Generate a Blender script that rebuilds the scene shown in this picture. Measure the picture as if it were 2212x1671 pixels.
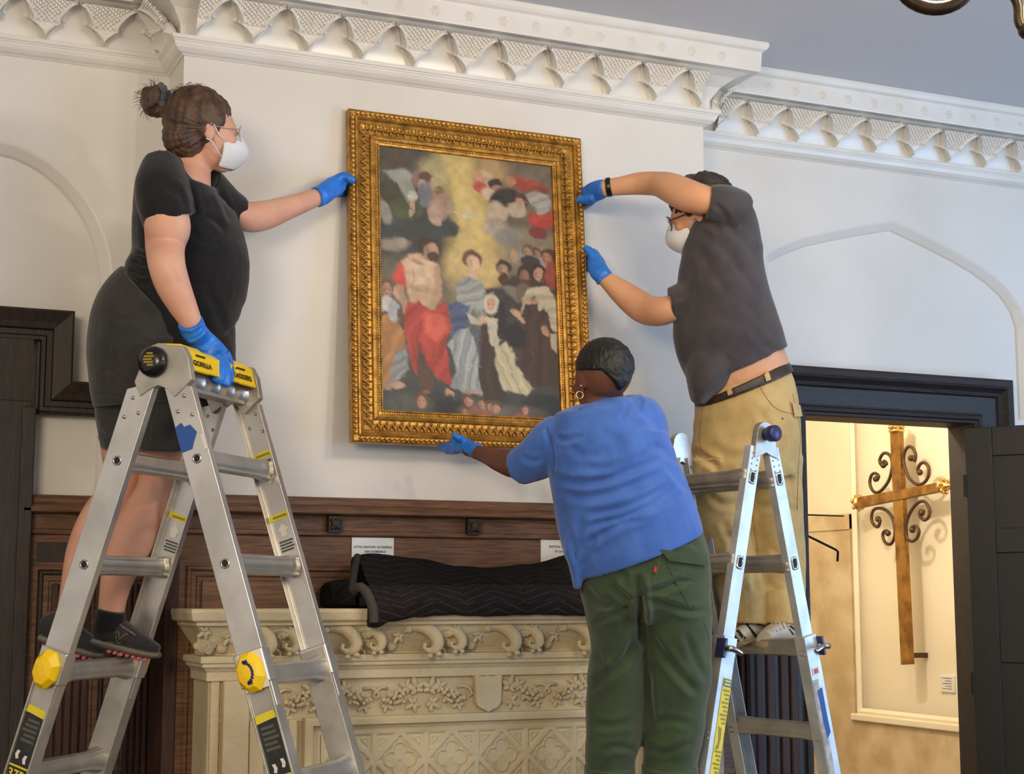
import bpy, math, random
import numpy as np
from mathutils import Vector, Matrix, noise
from mathutils.geometry import tessellate_polygon
for o in list(bpy.data.objects): bpy.data.objects.remove(o)
random.seed(7); rng=np.random.default_rng(5)
SC=bpy.context.scene; COL=SC.collection
# ---------------- camera ----------------
F=3400.; YAW=math.radians(23.75); PIT=math.atan((1290-835.5)/F)
CAM=Vector((0,-5.0,1.55))
cd=bpy.data.cameras.new('camera'); cam=bpy.data.objects.new('camera',cd); COL.objects.link(cam)
cam.location=CAM; cam.rotation_euler=(math.pi/2+PIT,0,-YAW)
cd.sensor_width=36; cd.lens=36*F/2212; cd.clip_start=.05; SC.camera=cam
FW=Vector((math.sin(YAW)*math.cos(PIT),math.cos(YAW)*math.cos(PIT),math.sin(PIT)))
RT=Vector((math.cos(YAW),-math.sin(YAW),0)); UP=RT.cross(FW)
def P(x,y,D):
    x,y,D=float(x),float(y),float(D); return CAM+D*(FW+RT*((x-1106)/F)+UP*((835.5-y)/F))
def W(x,y,Y=0.,ax=1):
    x,y,Y=float(x),float(y),float(Y)
    d=FW+RT*((x-1106)/F)+UP*((835.5-y)/F)
    return CAM+d*((Y-CAM[ax])/d[ax])
nFW,nRT,nUP,nC=[np.array(v) for v in (FW,RT,UP,CAM)]
def projn(V):
    v=V-nC; D=v@nFW
    return 1106+F*(v@nRT)/D, 835.5-F*(v@nUP)/D, D
# ---------------- light ----------------
SC.view_settings.view_transform='Standard'; SC.view_settings.look='None'
SC.view_settings.exposure=0.0; SC.view_settings.gamma=1; SC.view_settings.use_curve_mapping=False
w=bpy.data.worlds.new('world'); SC.world=w; w.use_nodes=True
w.node_tree.nodes['Background'].inputs[0].default_value=(.92,.86,.80,1)
w.node_tree.nodes['Background'].inputs[1].default_value=.63
def area(name,loc,target,size,power,color,sy=None):
    l=bpy.data.lights.new(name,'AREA'); l.energy=power; l.color=color; l.size=size
    if sy: l.shape='RECTANGLE'; l.size_y=sy
    o=bpy.data.objects.new(name,l); COL.objects.link(o); o.location=loc
    o.rotation_euler=(Vector(target)-Vector(loc)).to_track_quat('-Z','Y').to_euler(); return o
def point(name,loc,power,color,r=.05):
    l=bpy.data.lights.new(name,'POINT'); l.energy=power; l.color=color; l.shadow_soft_size=r
    o=bpy.data.objects.new(name,l); COL.objects.link(o); o.location=loc; return o
area('window_daylight',(6.6,-3.4,1.7),(3.6,.2,2.0),1.8,112,(.30,.58,1.0),2.4)
area('daylight_far',(3.6,-7.0,1.6),(3.0,0,1.2),2.0,30,(.60,.78,1.0),1.6)
area('warm_fill_left',(-1.6,-5.6,2.6),(1.0,0,1.6),1.3,105,(1.0,.83,.62),1.0)  # added warm fill to brighten the left side, not an actual fitting
CHX,CHY,CHZ=2.57,-2.58,2.98
for k in range(5):
    a=k*2*math.pi/5+.35
    point('chandelier_bulb_light',(CHX+.42*math.cos(a),CHY+.42*math.sin(a),CHZ),16,(1.0,.84,.64),.05)
point('room_lamp_left',(-1.2,-3.2,2.9),16,(1.0,.80,.56),.18)
point('passage_light',(3.75,.95,2.95),62,(1.0,.90,.74),.07)
# ---------------- materials ----------------
MATS={}
def mat(name,col,rough=.5,metal=0.,col2=None,scale=8.,bump=0.,bscale=60.,stretch=None,spec=.5,fac=(.35,.65),detail=4,sheen=0.,coat=0.,emit=None,sss=0.,vcol=None,wave=None):
    if name in MATS: return MATS[name]
    m=bpy.data.materials.new(name); m.use_nodes=True; nt=m.node_tree; b=nt.nodes['Principled BSDF']
    def rgb(c): return tuple(((v/255+.055)/1.055)**2.4 if v/255>.04045 else v/255/12.92 for v in c)+(1,)
    b.inputs['Base Color'].default_value=rgb(col); b.inputs['Roughness'].default_value=rough
    b.inputs['Metallic'].default_value=metal; b.inputs['Specular IOR Level'].default_value=spec
    b.inputs['Sheen Weight'].default_value=sheen; b.inputs['Coat Weight'].default_value=coat
    if sss: b.inputs['Subsurface Weight'].default_value=sss; b.inputs['Subsurface Radius'].default_value=(.012,.004,.002); b.inputs['Subsurface Scale'].default_value=1.
    tc=nt.nodes.new('ShaderNodeTexCoord'); mp=nt.nodes.new('ShaderNodeMapping')
    nt.links.new(tc.outputs['Object'],mp.inputs[0])
    if stretch: mp.inputs['Scale'].default_value=stretch
    if col2 is not None:
        n=nt.nodes.new('ShaderNodeTexNoise'); n.inputs['Scale'].default_value=scale; n.inputs['Detail'].default_value=detail
        nt.links.new(mp.outputs[0],n.inputs['Vector'])
        r=nt.nodes.new('ShaderNodeMapRange'); r.inputs[1].default_value=fac[0]; r.inputs[2].default_value=fac[1]
        nt.links.new(n.outputs[0],r.inputs[0])
        mx=nt.nodes.new('ShaderNodeMix'); mx.data_type='RGBA'
        mx.inputs[6].default_value=rgb(col); mx.inputs[7].default_value=rgb(col2)
        nt.links.new(r.outputs[0],mx.inputs[0]); nt.links.new(mx.outputs[2],b.inputs['Base Color'])
    if vcol:
        a=nt.nodes.new('ShaderNodeAttribute'); a.attribute_name=vcol; nt.links.new(a.outputs['Color'],b.inputs['Base Color'])
    if bump:
        n2=nt.nodes.new('ShaderNodeTexNoise'); n2.inputs['Scale'].default_value=bscale; n2.inputs['Detail'].default_value=5
        nt.links.new(mp.outputs[0],n2.inputs['Vector'])
        bp=nt.nodes.new('ShaderNodeBump'); bp.inputs['Strength'].default_value=1.; bp.inputs['Distance'].default_value=bump
        nt.links.new(n2.outputs[0],bp.inputs['Height']); nt.links.new(bp.outputs[0],b.inputs['Normal'])
    if emit: b.inputs['Emission Color'].default_value=rgb(emit[0]); b.inputs['Emission Strength'].default_value=emit[1]
    MATS[name]=m; return m
PLASTER=mat('wall_paint',(226,221,212),.42,col2=(218,213,203),scale=2.2,bump=.0012,bscale=9)
TRIMW=mat('gloss_plaster',(232,228,220),.27,col2=(224,219,209),scale=5,bump=.0008,bscale=14)
CEIL=mat('ceiling_paint',(206,208,214),.6,bump=.001,bscale=5)
WOODB=mat('brown_oak',(122,84,54),.42,col2=(84,56,35),scale=5,stretch=(2.0,4,26),bump=.0012,bscale=30)
WOODD=mat('dark_oak',(50,38,27),.55,col2=(33,24,17),scale=5,stretch=(22,10,2),bump=.001,bscale=30)
WOODV=mat('dark_red_oak',(74,42,28),.6,col2=(44,26,19),scale=6,stretch=(26,10,1.6),bump=.001,bscale=30)
WOODX=mat('near_black_oak',(46,34,29),.6,col2=(27,22,22),scale=6,stretch=(2,10,20),bump=.0008,bscale=30)
DOORM=mat('black_door_paint',(24,20,17),.45,col2=(17,15,13),scale=5,stretch=(16,16,1.5),bump=.0005,bscale=40)
STONE=mat('limestone',(220,204,168),.82,col2=(194,176,140),scale=3.2,bump=.0035,bscale=60,detail=8)
CREAM=mat('cream_paint',(240,230,208),.6,col2=(234,222,196),scale=2,bump=.001,bscale=8)
MARB=mat('tan_stone_facing',(214,194,160),.6,col2=(188,164,126),scale=4.5,bump=.003,bscale=12,detail=9,fac=(.42,.62))
# ---------------- mesh helpers ----------------
def mk(name,V,Fa,m,parent=None,smooth=False,loc=None):
    me=bpy.data.meshes.new(name); me.from_pydata([tuple(v) for v in V],[],[tuple(int(i) for i in f) for f in Fa]); me.update()
    if smooth: me.shade_smooth()
    return link(name,me,m,parent,loc)
def link(name,me,m,parent=None,loc=None):
    if m is not None and len(me.materials)==0: me.materials.append(m)
    o=bpy.data.objects.new(name,me); COL.objects.link(o)
    if parent is not None: o.parent=parent
    if loc is not None: o.location=loc
    return o
def tag(o,label=None,cat=None,group=None,kind=None):
    if label: o['label']=label
    if cat: o['category']=cat
    if group: o['group']=group
    if kind: o['kind']=kind
    return o
def struct(o,label=None): o['kind']='structure'; (label and o.__setitem__('label',label)); return o
def thing(name,loc,label,cat,group=None):
    o=bpy.data.objects.new(name,None); COL.objects.link(o); o.location=loc; o.empty_display_size=.05
    return tag(o,label,cat,group)
def adopt(root,objs):          # objects built in world space become children of root (root has only a location)
    for o in objs:
        o.parent=root; o.location=Vector(o.location)-Vector(root.location)
    return objs
class MB:
    def __init__(s): s.V=[]; s.F=[]
    def add(s,V,Fa):
        n=len(s.V); s.V+= [Vector(v) for v in V]; s.F+= [tuple(i+n for i in f) for f in Fa]; return s
    def box(s,a,b,ch=0.):
        (x0,y0,z0),(x1,y1,z1)=a,b
        V=[(x,y,z) for z in (z0,z1) for y in (y0,y1) for x in (x0,x1)]
        return s.add(V,[(0,2,3,1),(4,5,7,6),(0,1,5,4),(2,6,7,3),(0,4,6,2),(1,3,7,5)])
    def obox(s,c,ax,ay,az,hx,hy,hz):     # oriented box
        V=[Vector(c)+ax*(hx*i)+ay*(hy*j)+az*(hz*k) for k in (-1,1) for j in (-1,1) for i in (-1,1)]
        return s.add(V,[(0,2,3,1),(4,5,7,6),(0,1,5,4),(2,6,7,3),(0,4,6,2),(1,3,7,5)])
    def tube(s,pts,r,n=10,cap=True):
        pts=[Vector(p) for p in pts]; rs=r if isinstance(r,(list,tuple)) else [r]*len(pts)
        V=[];Fa=[];a=None
        for i,p in enumerate(pts):
            t=(pts[min(i+1,len(pts)-1)]-pts[max(i-1,0)]).normalized()
            if a is None: a=t.orthogonal().normalized()
            a=(a-t*a.dot(t)); a=a.normalized() if a.length>1e-6 else t.orthogonal().normalized(); b=t.cross(a)
            for k in range(n):
                q=2*math.pi*k/n; V.append(p+a*(rs[i]*math.cos(q))+b*(rs[i]*math.sin(q)))
        for i in range(len(pts)-1):
            for k in range(n): Fa.append((i*n+k,i*n+(k+1)%n,(i+1)*n+(k+1)%n,(i+1)*n+k))
        if cap: Fa+= [tuple(range(n))[::-1],tuple((len(pts)-1)*n+k for k in range(n))]
        return s.add(V,Fa)
    def lathe(s,c,axis,prof,n=24):       # prof: (along,r)
        axis=Vector(axis).normalized(); a=axis.orthogonal().normalized(); b=axis.cross(a); c=Vector(c); V=[];Fa=[]
        for (h,r) in prof:
            for k in range(n):
                q=2*math.pi*k/n; V.append(c+axis*h+a*(r*math.cos(q))+b*(r*math.sin(q)))
        for i in range(len(prof)-1):
            for k in range(n): Fa.append((i*n+k,i*n+(k+1)%n,(i+1)*n+(k+1)%n,(i+1)*n+k))
        Fa+= [tuple(range(n))[::-1],tuple((len(prof)-1)*n+k for k in range(n))]
        return s.add(V,Fa)
    def ell(s,c,r,n=10,m=7,M=None):
        V=[];Fa=[]; c=Vector(c)
        for i in range(m+1):
            th=math.pi*i/m
            for k in range(n):
                q=2*math.pi*k/n; v=Vector((r[0]*math.sin(th)*math.cos(q),r[1]*math.sin(th)*math.sin(q),r[2]*math.cos(th)))
                V.append(c+(M@v if M else v))
        for i in range(m):
            for k in range(n): Fa.append((i*n+k,(i+1)*n+k,(i+1)*n+(k+1)%n,i*n+(k+1)%n))
        return s.add(V,Fa)
    def plate(s,outline,holes,fn,t0,t1): # 2d polygon with holes, fn(x,y,t)->3d, thickness t0..t1
        loops=[outline]+list(holes); flat=[p for l in loops for p in l]
        tris=tessellate_polygon([[Vector((p[0],p[1],0)) for p in l] for l in loops]); n=len(flat)
        V=[fn(p[0],p[1],t0) for p in flat]+[fn(p[0],p[1],t1) for p in flat]
        Fa=[tuple(t) for t in tris]+[tuple(i+n for i in t[::-1]) for t in tris]; k=0
        for l in loops:
            L=len(l)
            for i in range(L): Fa.append((k+i,k+(i+1)%L,n+k+(i+1)%L,n+k+i))
            k+=L
        return s.add(V,Fa)
    def build(s,name,m,parent=None,smooth=False,loc=None,fixn=True):
        o=mk(name,s.V,s.F,m,parent,smooth,loc)
        if fixn:
            import bmesh
            bm=bmesh.new(); bm.from_mesh(o.data); bmesh.ops.remove_doubles(bm,verts=bm.verts,dist=1e-6); bmesh.ops.recalc_face_normals(bm,faces=bm.faces); bm.to_mesh(o.data); bm.free()
            if smooth: o.data.shade_smooth()
        return o
def bev(o,wd=.002,seg=2,ang=.6):
    md=o.modifiers.new('bevel','BEVEL'); md.width=wd; md.segments=seg; md.limit_method='ANGLE'; md.angle_limit=ang; return o
def sweep(mb,path,prof,fn,closed=False):
    """path 2d, prof list of (u offset along left normal, v); fn(x,y,v)->3d ; mitred"""
    n=len(path); N=[]
    for i in range(n):
        def seg(a,b):
            d=Vector((path[b][0]-path[a][0],path[b][1]-path[a][1])).normalized(); return Vector((-d.y,d.x))
        if closed: n1=seg((i-1)%n,i); n2=seg(i,(i+1)%n)
        else: n1=seg(i-1,i) if i>0 else seg(i,i+1); n2=seg(i,i+1) if i<n-1 else n1
        b=(n1+n2); b=b/ (b.length**2/2) if b.length>1e-6 else n1
        N.append(b)
    m=len(prof); V=[fn(path[i][0]+N[i].x*u,path[i][1]+N[i].y*u,v) for i in range(n) for (u,v) in prof]
    Fa=[]
    for i in range(n if closed else n-1):
        j=(i+1)%n
        for k in range(m-1): Fa.append((i*m+k,j*m+k,j*m+k+1,i*m+k+1))
    if not closed: Fa+= [tuple(range(m)),tuple((n-1)*m+k for k in range(m))[::-1]]
    mb.add(V,Fa)
def grid(nx,ny,fn):
    V=[fn(i/(nx),j/(ny)) for j in range(ny+1) for i in range(nx+1)]
    Fa=[(j*(nx+1)+i,j*(nx+1)+i+1,(j+1)*(nx+1)+i+1,(j+1)*(nx+1)+i) for j in range(ny) for i in range(nx)]
    return V,Fa
def arc(c,r,a0,a1,n):
    return [(c[0]+r*math.cos(a0+(a1-a0)*i/n),c[1]+r*math.sin(a0+(a1-a0)*i/n)) for i in range(n+1)]
def crv(pts,n=8):                      # catmull-rom through tuples
    pts=[np.array(p,float) for p in pts]; out=[]
    for i in range(len(pts)-1):
        p0=pts[max(i-1,0)];p1=pts[i];p2=pts[i+1];p3=pts[min(i+2,len(pts)-1)]
        for k in range(n):
            t=k/n; out.append(.5*((2*p1)+(-p0+p2)*t+(2*p0-5*p1+4*p2-p3)*t*t+(-p0+3*p1-3*p2+p3)*t**3))
    out.append(pts[-1]); return out
# ================= SETTING =================
RY=.236; BX0,BX1=1.022,2.991; ZC=3.316; ZR=1.880      # recess plane, breast sides, cornice foot, dado rail top
CT=ZC+.30                                             # ceiling
XZ=lambda y0:(lambda x,z,t: Vector((x,y0-t,z)))
struct(MB().box((-3,-6.5,-.05),(8,3.5,0)).build('floor',mat('floor_boards',(96,66,42),.4,col2=(72,46,28),scale=4,stretch=(1,20,1))),'brown wooden floor below the frame')
struct(MB().box((-3,-6.5,CT),(8,.75,CT+.1)).build('ceiling',CEIL),'pale grey-blue plaster ceiling')
struct(MB().box((BX0,0,0),(BX1,.6,CT+.02)).build('wall_back',PLASTER),'pale plaster chimney breast behind the painting')
# left recess wall with blind arch
def wxz(x,y,Y): p=W(x,y,Y); return (p.x,p.z)
la=[wxz(x,y,RY) for x,y in [(0,303),(40,313),(75,329),(110,350),(150,384),(185,425),(210,466),(228,510),(239,550),(245,600),(247,700)]]
xl=la[0][0]; cxl=xl-.10
la=la+[(la[-1][0],1.3)]
left=[(2*cxl-x,z) for x,z in la]
hole=[(cxl,la[0][1]+.003)]+la+left[::-1]
struct(MB().plate([(-3,0),(BX0+.01,0),(BX0+.01,CT+.02),(-3,CT+.02)],[hole],XZ(RY),-.06,0).build('wall_left',PLASTER),'pale plaster wall with a blind arch left of the chimney breast')
struct(MB().box((-3,RY+.045,0),(BX0+.01,.6,CT+.02)).build('wall_left_backing',PLASTER),'recessed plaster field inside the left blind arch')
mb=MB(); sweep(mb,hole[::-1],[(0,-.0005),(.008,-.004),(.034,-.030),(.040,-.045)],lambda x,z,v:Vector((x,RY-v,z)),closed=True); struct(mb.build('trim_6',PLASTER),'splayed edge of the left blind arch')
# right recess wall, blind arch, doorway
DX0,DX1,DZ=W(1733,908,RY).x,W(2095,925,RY).x,W(1890,916,RY+.14).z
ra=[wxz(x,y,RY) for x,y in [(1651,560),(1657,548),(1672,539),(1700,526),(1740,511),(1800,498),(1860,487),(1930,476),(1975,497),(2020,519),(2070,545),(2112,570),(2150,597),(2180,626),(2205,664),(2218,705)]]
ra=[(ra[0][0],2.3)]+ra+[(ra[-1][0],2.3)]
door=[(DX0-.01,0),(DX1+.01,0),(DX1+.01,DZ+.01),(DX0-.02,DZ+.01)]
struct(MB().plate([(BX1-.01,0),(8,0),(8,CT+.02),(BX1-.01,CT+.02)],[ra,door],XZ(RY),-.05,0).build('wall_right',PLASTER),'pale bluish plaster wall with a pointed blind arch above the doorway')
struct(MB().plate([(BX1-.01,0),(8,0),(8,CT+.02),(BX1-.01,CT+.02)],[door],XZ(RY),-.135,-.035).build('wall_right_backing',PLASTER),'recessed plaster field inside the right blind arch')
mb=MB(); sweep(mb,ra[::-1],[(0,-.0005),(.006,-.004),(.032,-.026),(.038,-.036)],lambda x,z,v:Vector((x,RY-v,z))); struct(mb.build('trim_7',PLASTER),'splayed edge of the pointed blind arch')
# cornice: mitred sweep + carved arch bays
prof=[(0,0),(.006,0),(.010,.004),(.022,.008),(.034,.018),(.040,.030),(.0405,.036),(.044,.036),(.045,.041),(.050,.043),(.051,.056),(.036,.060)]
cove=[(.036,.060),(.050,.10),(.085,.15),(.125,.183)]
prof2=prof[:-1]+[(.040,.060),(.018,.068),(.020,.10),(.050,.145),(.092,.176)]+[(.128,.188),(.158,.188),(.160,.192),(.164,.262),(.169,.266),(.176,.270),(.184,.282),(.184,.296),(.176,.304),(.10,.305)]
path=[(-3,RY),(BX0,RY),(BX0,0),(BX1,0),(BX1,RY),(8,RY)]
mb=MB(); sweep(mb,path,[(-u,v) for u,v in prof2],lambda x,y,v:Vector((x,y,ZC+v)))
cor=struct(mb.build('trim_1',TRIMW),'white gothic plaster cornice stepping around the chimney breast'); bev(cor,.0015,2,.4)
PB=.190
def bayfn(u,t,hw):
    x=(u-.5)*PB; ax=abs(x)/PB
    # opening half width (fraction of pitch) of the trefoiled pointed arch, t 0 bottom..1 top
    if t<.46: wv=.49-.21*max(0,(t-.04)/.42)**1.9
    else: wv=.285*max(0.,1-((t-.46)/.50))**.62+.0
    if .40<t<.5: wv-=.05*(1-abs(t-.45)/.05)
    d=ax-wv                     # >0 inside spandrel
    if d>0:
        h=.022*min(1,d/.022)
        if d<.07: h+=.008*math.sin(math.pi*min(1,d/.07))
    else: h=-.020*math.sqrt(min(1,-d/.10))
    # double roll inside opening edge on either side
    if -.07<d<=-.03: h+=.011*math.sin(math.pi*(-d-.03)/.04)
    # pierced blossom beads in the spandrel
    if d>.075 and t>.42:
        s=math.cos(2*math.pi*x/.0175)*math.cos(2*math.pi*t*.17/.0175)
        h+= .0080*s-.004
    return x,h
def bay_mesh():
    pts=crv([(a,b) for a,b in cove],12); K=len(pts)-1
    def f(u,v):
        i=min(int(v*K),K-1); fr=v*K-i; p=pts[i]*(1-fr)+pts[i+1]*fr; tg=pts[i+1]-pts[i]; nn=np.array([tg[1],-tg[0]]); nn=nn/np.linalg.norm(nn)
        x,h=bayfn(u,v,0); h+=.004
        return Vector((x,-(p[0]+nn[0]*h),p[1]+nn[1]*h))
    V,Fa=grid(76,60,f); o=mk('arch_bay',V,Fa,TRIMW,None,True); return o
def flower_mesh(r,depth,pet=6):
    def f(u,v):
        a=2*math.pi*u; rr=v; R=r*(.75+.25*abs(math.cos(pet*a/2)))*rr
        h=depth*(1-rr**2)*(.6+.4*abs(math.cos(pet*a/2))) if rr>.28 else depth*1.1*math.cos(rr*3)
        return Vector((R*math.cos(a),-h,R*math.sin(a)))
    return grid(24,6,f)
bay0=bay_mesh(); used=[False]
def dupo(o,parent,loc,rz=0,name=None,sc=None):
    c=o.copy(); COL.objects.link(c); c.parent=parent; c.location=loc; c.rotation_euler=(0,0,rz)
    if sc: c.scale=sc
    if name: c.name=name
    return c
tipX=[W(x,y,-.05).x for x,y in [(887,128),(1110,165),(1320,200)]]
ph=(tipX[0]%PB+tipX[1]%PB+tipX[2]%PB)/3
x=ph+PB/2
while x-PB/2<BX0-.050: x+=PB
first=x
while x+PB/2<BX1+.075: dupo(bay0,cor,(x,0,ZC)); x+=PB
t2=[W(a,b,RY-.05).x for a,b in [(1717,299),(1888,325),(2049,350)]]; x=sum(v%PB for v in t2)/3+PB/2
while x-PB<BX1+.07: x+=PB
while x<5.6: dupo(bay0,cor,(x,RY,ZC)); x+=PB
t3=[W(a,b,RY-.05).x for a,b in [(92,65),(228,85)]]; x=sum(v%PB for v in t3)/2+PB/2-2*PB*3
x=x-PB*round((x+.2)/PB)
while x+PB/2<BX0-.0: dupo(bay0,cor,(x,RY,ZC)); x+=PB
dupo(bay0,cor,(BX0,.07,ZC),-math.pi/2,sc=(.9,1,1))
dupo(bay0,cor,(BX1,.07,ZC),math.pi/2,sc=(.9,1,1))
COL.objects.unlink(bay0); bpy.data.objects.remove(bay0)
fv,ff=flower_mesh(.022,.010); fl=mk('rosette',fv,ff,TRIMW,None,True)
for k in range(17):
    xx=BX0-.06+k*.126
    if xx<BX1+.08: dupo(fl,cor,(xx,-.161,ZC+.226))
for k in range(20): dupo(fl,cor,(BX1+.22+k*.126,RY-.161,ZC+.226))
bpy.data.objects.remove(fl)
# ---- dado rail and panelling on the breast and recesses ----
railp=[(0,-.002),(.012,-.004),(.020,-.012),(.026,-.014),(.030,-.030),(.046,-.040),(.052,-.046),(.052,-.058),(.042,-.062),(.010,-.064),(.010,-.112),(.020,-.114),(.020,-.128),(.008,-.132),(0,-.134)]
mb=MB(); sweep(mb,[(W(47,1090,RY).x,RY),(BX0,RY),(BX0,0),(BX1,0),(BX1,RY),(DX0-.30,RY)],[(-u,v*1.0) for u,v in railp],lambda x,y,v:Vector((x,y,ZR+v)))
rail=struct(mb.build('trim_2',WOODB),'brown wooden dado rail under the painting'); bev(rail,.002,2,.4)
# carved blocks under the rail
for px in (722,1021):
    c=W(px,1130,-.02); m2=MB().box((c.x-.024,-.040,ZR-.118),(c.x+.024,-.004,ZR-.066)); m2.ell((c.x,-.040,ZR-.092),(.017,.010,.019),8,6)
    for sx in (-1,1):
        for sz in (-1,1): m2.ell((c.x+sx*.013,-.040,ZR-.092+sz*.013),(.008,.007,.008),6,4)
    bk=m2.build('carved_block',WOODD,rail)
def panel(mb,x0,x1,z0,z1,y,d=.0):
    """sunk moulded frame around a field, plane y facing -Y"""
    pr=[(0,0),(.006,.007),(.014,.007),(.020,-.002),(.030,-.006),(.036,.002),(.040,-.010),(.052,-.010)]
    sweep(mb,[(x0,z0),(x0,z1),(x1,z1),(x1,z0)],[(-u,v) for u,v in pr],lambda x,z,v:Vector((x,y-v,z)),closed=True)
wain=MB(); wain.box((BX0-.004,-.006,0),(BX1+.004,.30,ZR-.125)).box((-3,RY-.008,0),(BX0,.40,ZR-.01)).box((BX1,RY-.008,0),(DX0-.31,.40,ZR-.03))
# white plaster patch between the hood moulding and rail is wall, so cut panelling: left wainscot only up to rail
wn=struct(wain.build('trim_3',WOODB),'brown oak panelling behind the mantelpiece and along the dado')
pz=W(700,1222,-.01).z
px0=W(402,1222,-.01).x
mb=MB(); panel(mb,px0,BX1-.04,.15,pz,-.008); fr=mb.build('panel_moulding',WOODB,wn)
mb=MB().box((px0+.05,-.020,.2),(BX1-.09,-.002,pz-.05)); bev(mb.build('panel_field',WOODB,wn),.004)
# vertical boards left of breast
for (a,b) in ((82,232),(246,372)):
    p0=W(a,1229,RY-.01); p1=W(b,1229,RY-.01)
    mb=MB(); panel(mb,p0.x,p1.x,.15,p0.z,RY-.008); mb.build('panel_moulding',WOODD,wn)
    for k in range(5):
        xa=p0.x+.045+(p1.x-p0.x-.09)*k/5; xb=xa+(p1.x-p0.x-.09)/5-.004
        mb=MB().box((xa,RY-.020,.2),(xb,RY,p0.z-.045)); bev(mb.build('board',WOODV,wn),.005,3)
p0=W(80,1170,RY-.01); p1=W(384,1215,RY-.01)
MB().box((p0.x,RY-.014,p1.z),(BX0,RY,p0.z)).build('frieze_board',WOODD,wn)
mb=MB().box((BX0-.012,-.012,0),(BX0+.030,RY,ZR-.13)); bev(mb.build('corner_post',WOODV,wn),.006,3)
# ---- left doorway surround (hood moulding stepping down) ----
A=lambda x,y,Y=RY-.05: wxz(x,y,Y)
xr=A(160,760)[0]; zt=A(120,668)[1]; zb=A(160,822)[1]; xe=A(212,850)[0]
hood=[(0,.0),(.004,.0),(.004,.065),(.012,.070),(.050,.052),(.070,.045),(.074,.028),(.092,.028),(.098,.034),(.110,.034),(.114,.012),(.122,.010),(.122,0)]
mb=MB(); sweep(mb,[(-3,zt),(xr,zt),(xr,zb),(xe,zb)],[(-u*.9,v) for u,v in hood],lambda x,z,v:Vector((x,RY-v,z)))
dl=struct(mb.build('trim_4',WOODD),'dark wooden hood moulding stepping down beside the left door surround')
jx=A(72,980,RY-.02)[0]
mb=MB().box((-3,RY-.030,0),(jx-.012,RY,zt-.09)); bd=mb.build('surround_board',WOODD,dl)
mb=MB().box((-3,RY-.040,0),(A(62,1400,RY-.03)[0]-.02,RY-.02,zb-.07)).box((A(40,1400,RY-.03)[0]-.02,RY-.052,0),(jx-.0,RY-.02,zb-.09)); bev(mb.build('jamb',WOODD,dl),.004)
for k,xx in enumerate(()):
    c=A(xx,1400,RY-.04)[0]; MB().tube([(c,RY-.042,0),(c,RY-.042,zb-.06)],.007,8).build('reed',WOODV,dl)
# white wall patch: plaster field above the left dado, under hood
# ---- right doorway surround ----
OX1=W(2187,830,RY-.04).x; OZ=W(1940,803,RY-.05).z; OX0=DX0-.31
fnr=lambda x,z,v:Vector((x,RY-v,z))
mb=MB(); op=[(0,.0),(.0,.045),(.012,.055),(.030,.050),(.040,.058),(.052,.040),(.060,.030),(.072,.034),(.078,.020),(.084,.020),(.084,0)]
sweep(mb,[(OX0,0),(OX0,OZ),(OX1,OZ),(OX1,0)],[(-u,v) for u,v in op],fnr); d1=struct(mb.build('trim_5',WOODX),'dark wooden architrave around the doorway on the right'); bev(d1,.002,2,.5)
mb=MB().plate([(OX0+.08,0),(OX0+.08,OZ-.08),(OX1-.08,OZ-.08),(OX1-.08,0),(DX1+.01,0),(DX1+.01,DZ+.01),(DX0-.01,DZ+.01),(DX0-.01,0)],[],fnr,0,.022); mb.build('frieze_board',mat('door_frieze',(42,37,36),.52,col2=(30,27,29),scale=6,stretch=(2,10,20),bump=.0006,bscale=18),d1)
mb=MB(); ip=[(0,-.14),(0,.02),(.004,.030),(.014,.030),(.020,.040),(.034,.036),(.040,.024),(.048,.022)]
sweep(mb,[(DX0,0),(DX0,DZ),(DX1,DZ),(DX1,0)],ip,fnr); bev(mb.build('inner_moulding',WOODX,d1),.0015,2,.5)
for k,px in enumerate((1612,1640,1668,1697,1718)):
    c=W(px,1550,RY-.03).x; mb=MB().box((c-.020,RY-.034,0),(c+.020,RY,ZR-.15)); bev(mb.build('pilaster_board',WOODV,d1),.010,4)
# door leaf, open into the room
hx=W(2094,1200,RY-.04).x
leaf=bpy.data.objects.new('door_1',None); COL.objects.link(leaf); leaf.location=(hx,RY-.045,.01); struct(leaf,'black painted door leaf standing open at the right edge')
ang=math.atan2(-.80,.60); leaf.rotation_euler=(0,0,ang)
def lb(a,b,name,m=DOORM,bv=.003): return bev(MB().box(a,b).build(name,m,leaf),bv)
H=2.235; Wd=.80
lb((0,-.012,0),(Wd,.012,H),'door_panel')
for (a,b) in ((0,.11),(Wd-.11,Wd)): lb((a,-.022,0),(b,.022,H),'stile')
for (a,b) in ((0,.2),(.62,.74),(1.28,1.40),(1.72,1.82),(H-.12,H)): lb((.11,-.022,a),(Wd-.11,.022,b),'rail')
for z in (.35,1.15,1.95): MB().tube([(-.004,-.02,z),(-.004,-.02,z+.09)],.009,10).build('hinge',mat('dull_iron',(40,36,32),.5,.8),leaf)
# ---- passage beyond the doorway ----
SX=W(1945,1300,.95).x+.02        # side wall plane X (facing -X)
y_at=lambda px,py,X: W(px,py,X,0)
SX=5.05
q0=y_at(1843,1100,SX); q1=y_at(1850,1540,SX); sill=y_at(1950,1546,SX)
topz=y_at(1790,1113,SX).z
nicheY=q0.y; nz=y_at(1855,1540,SX).z
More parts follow.
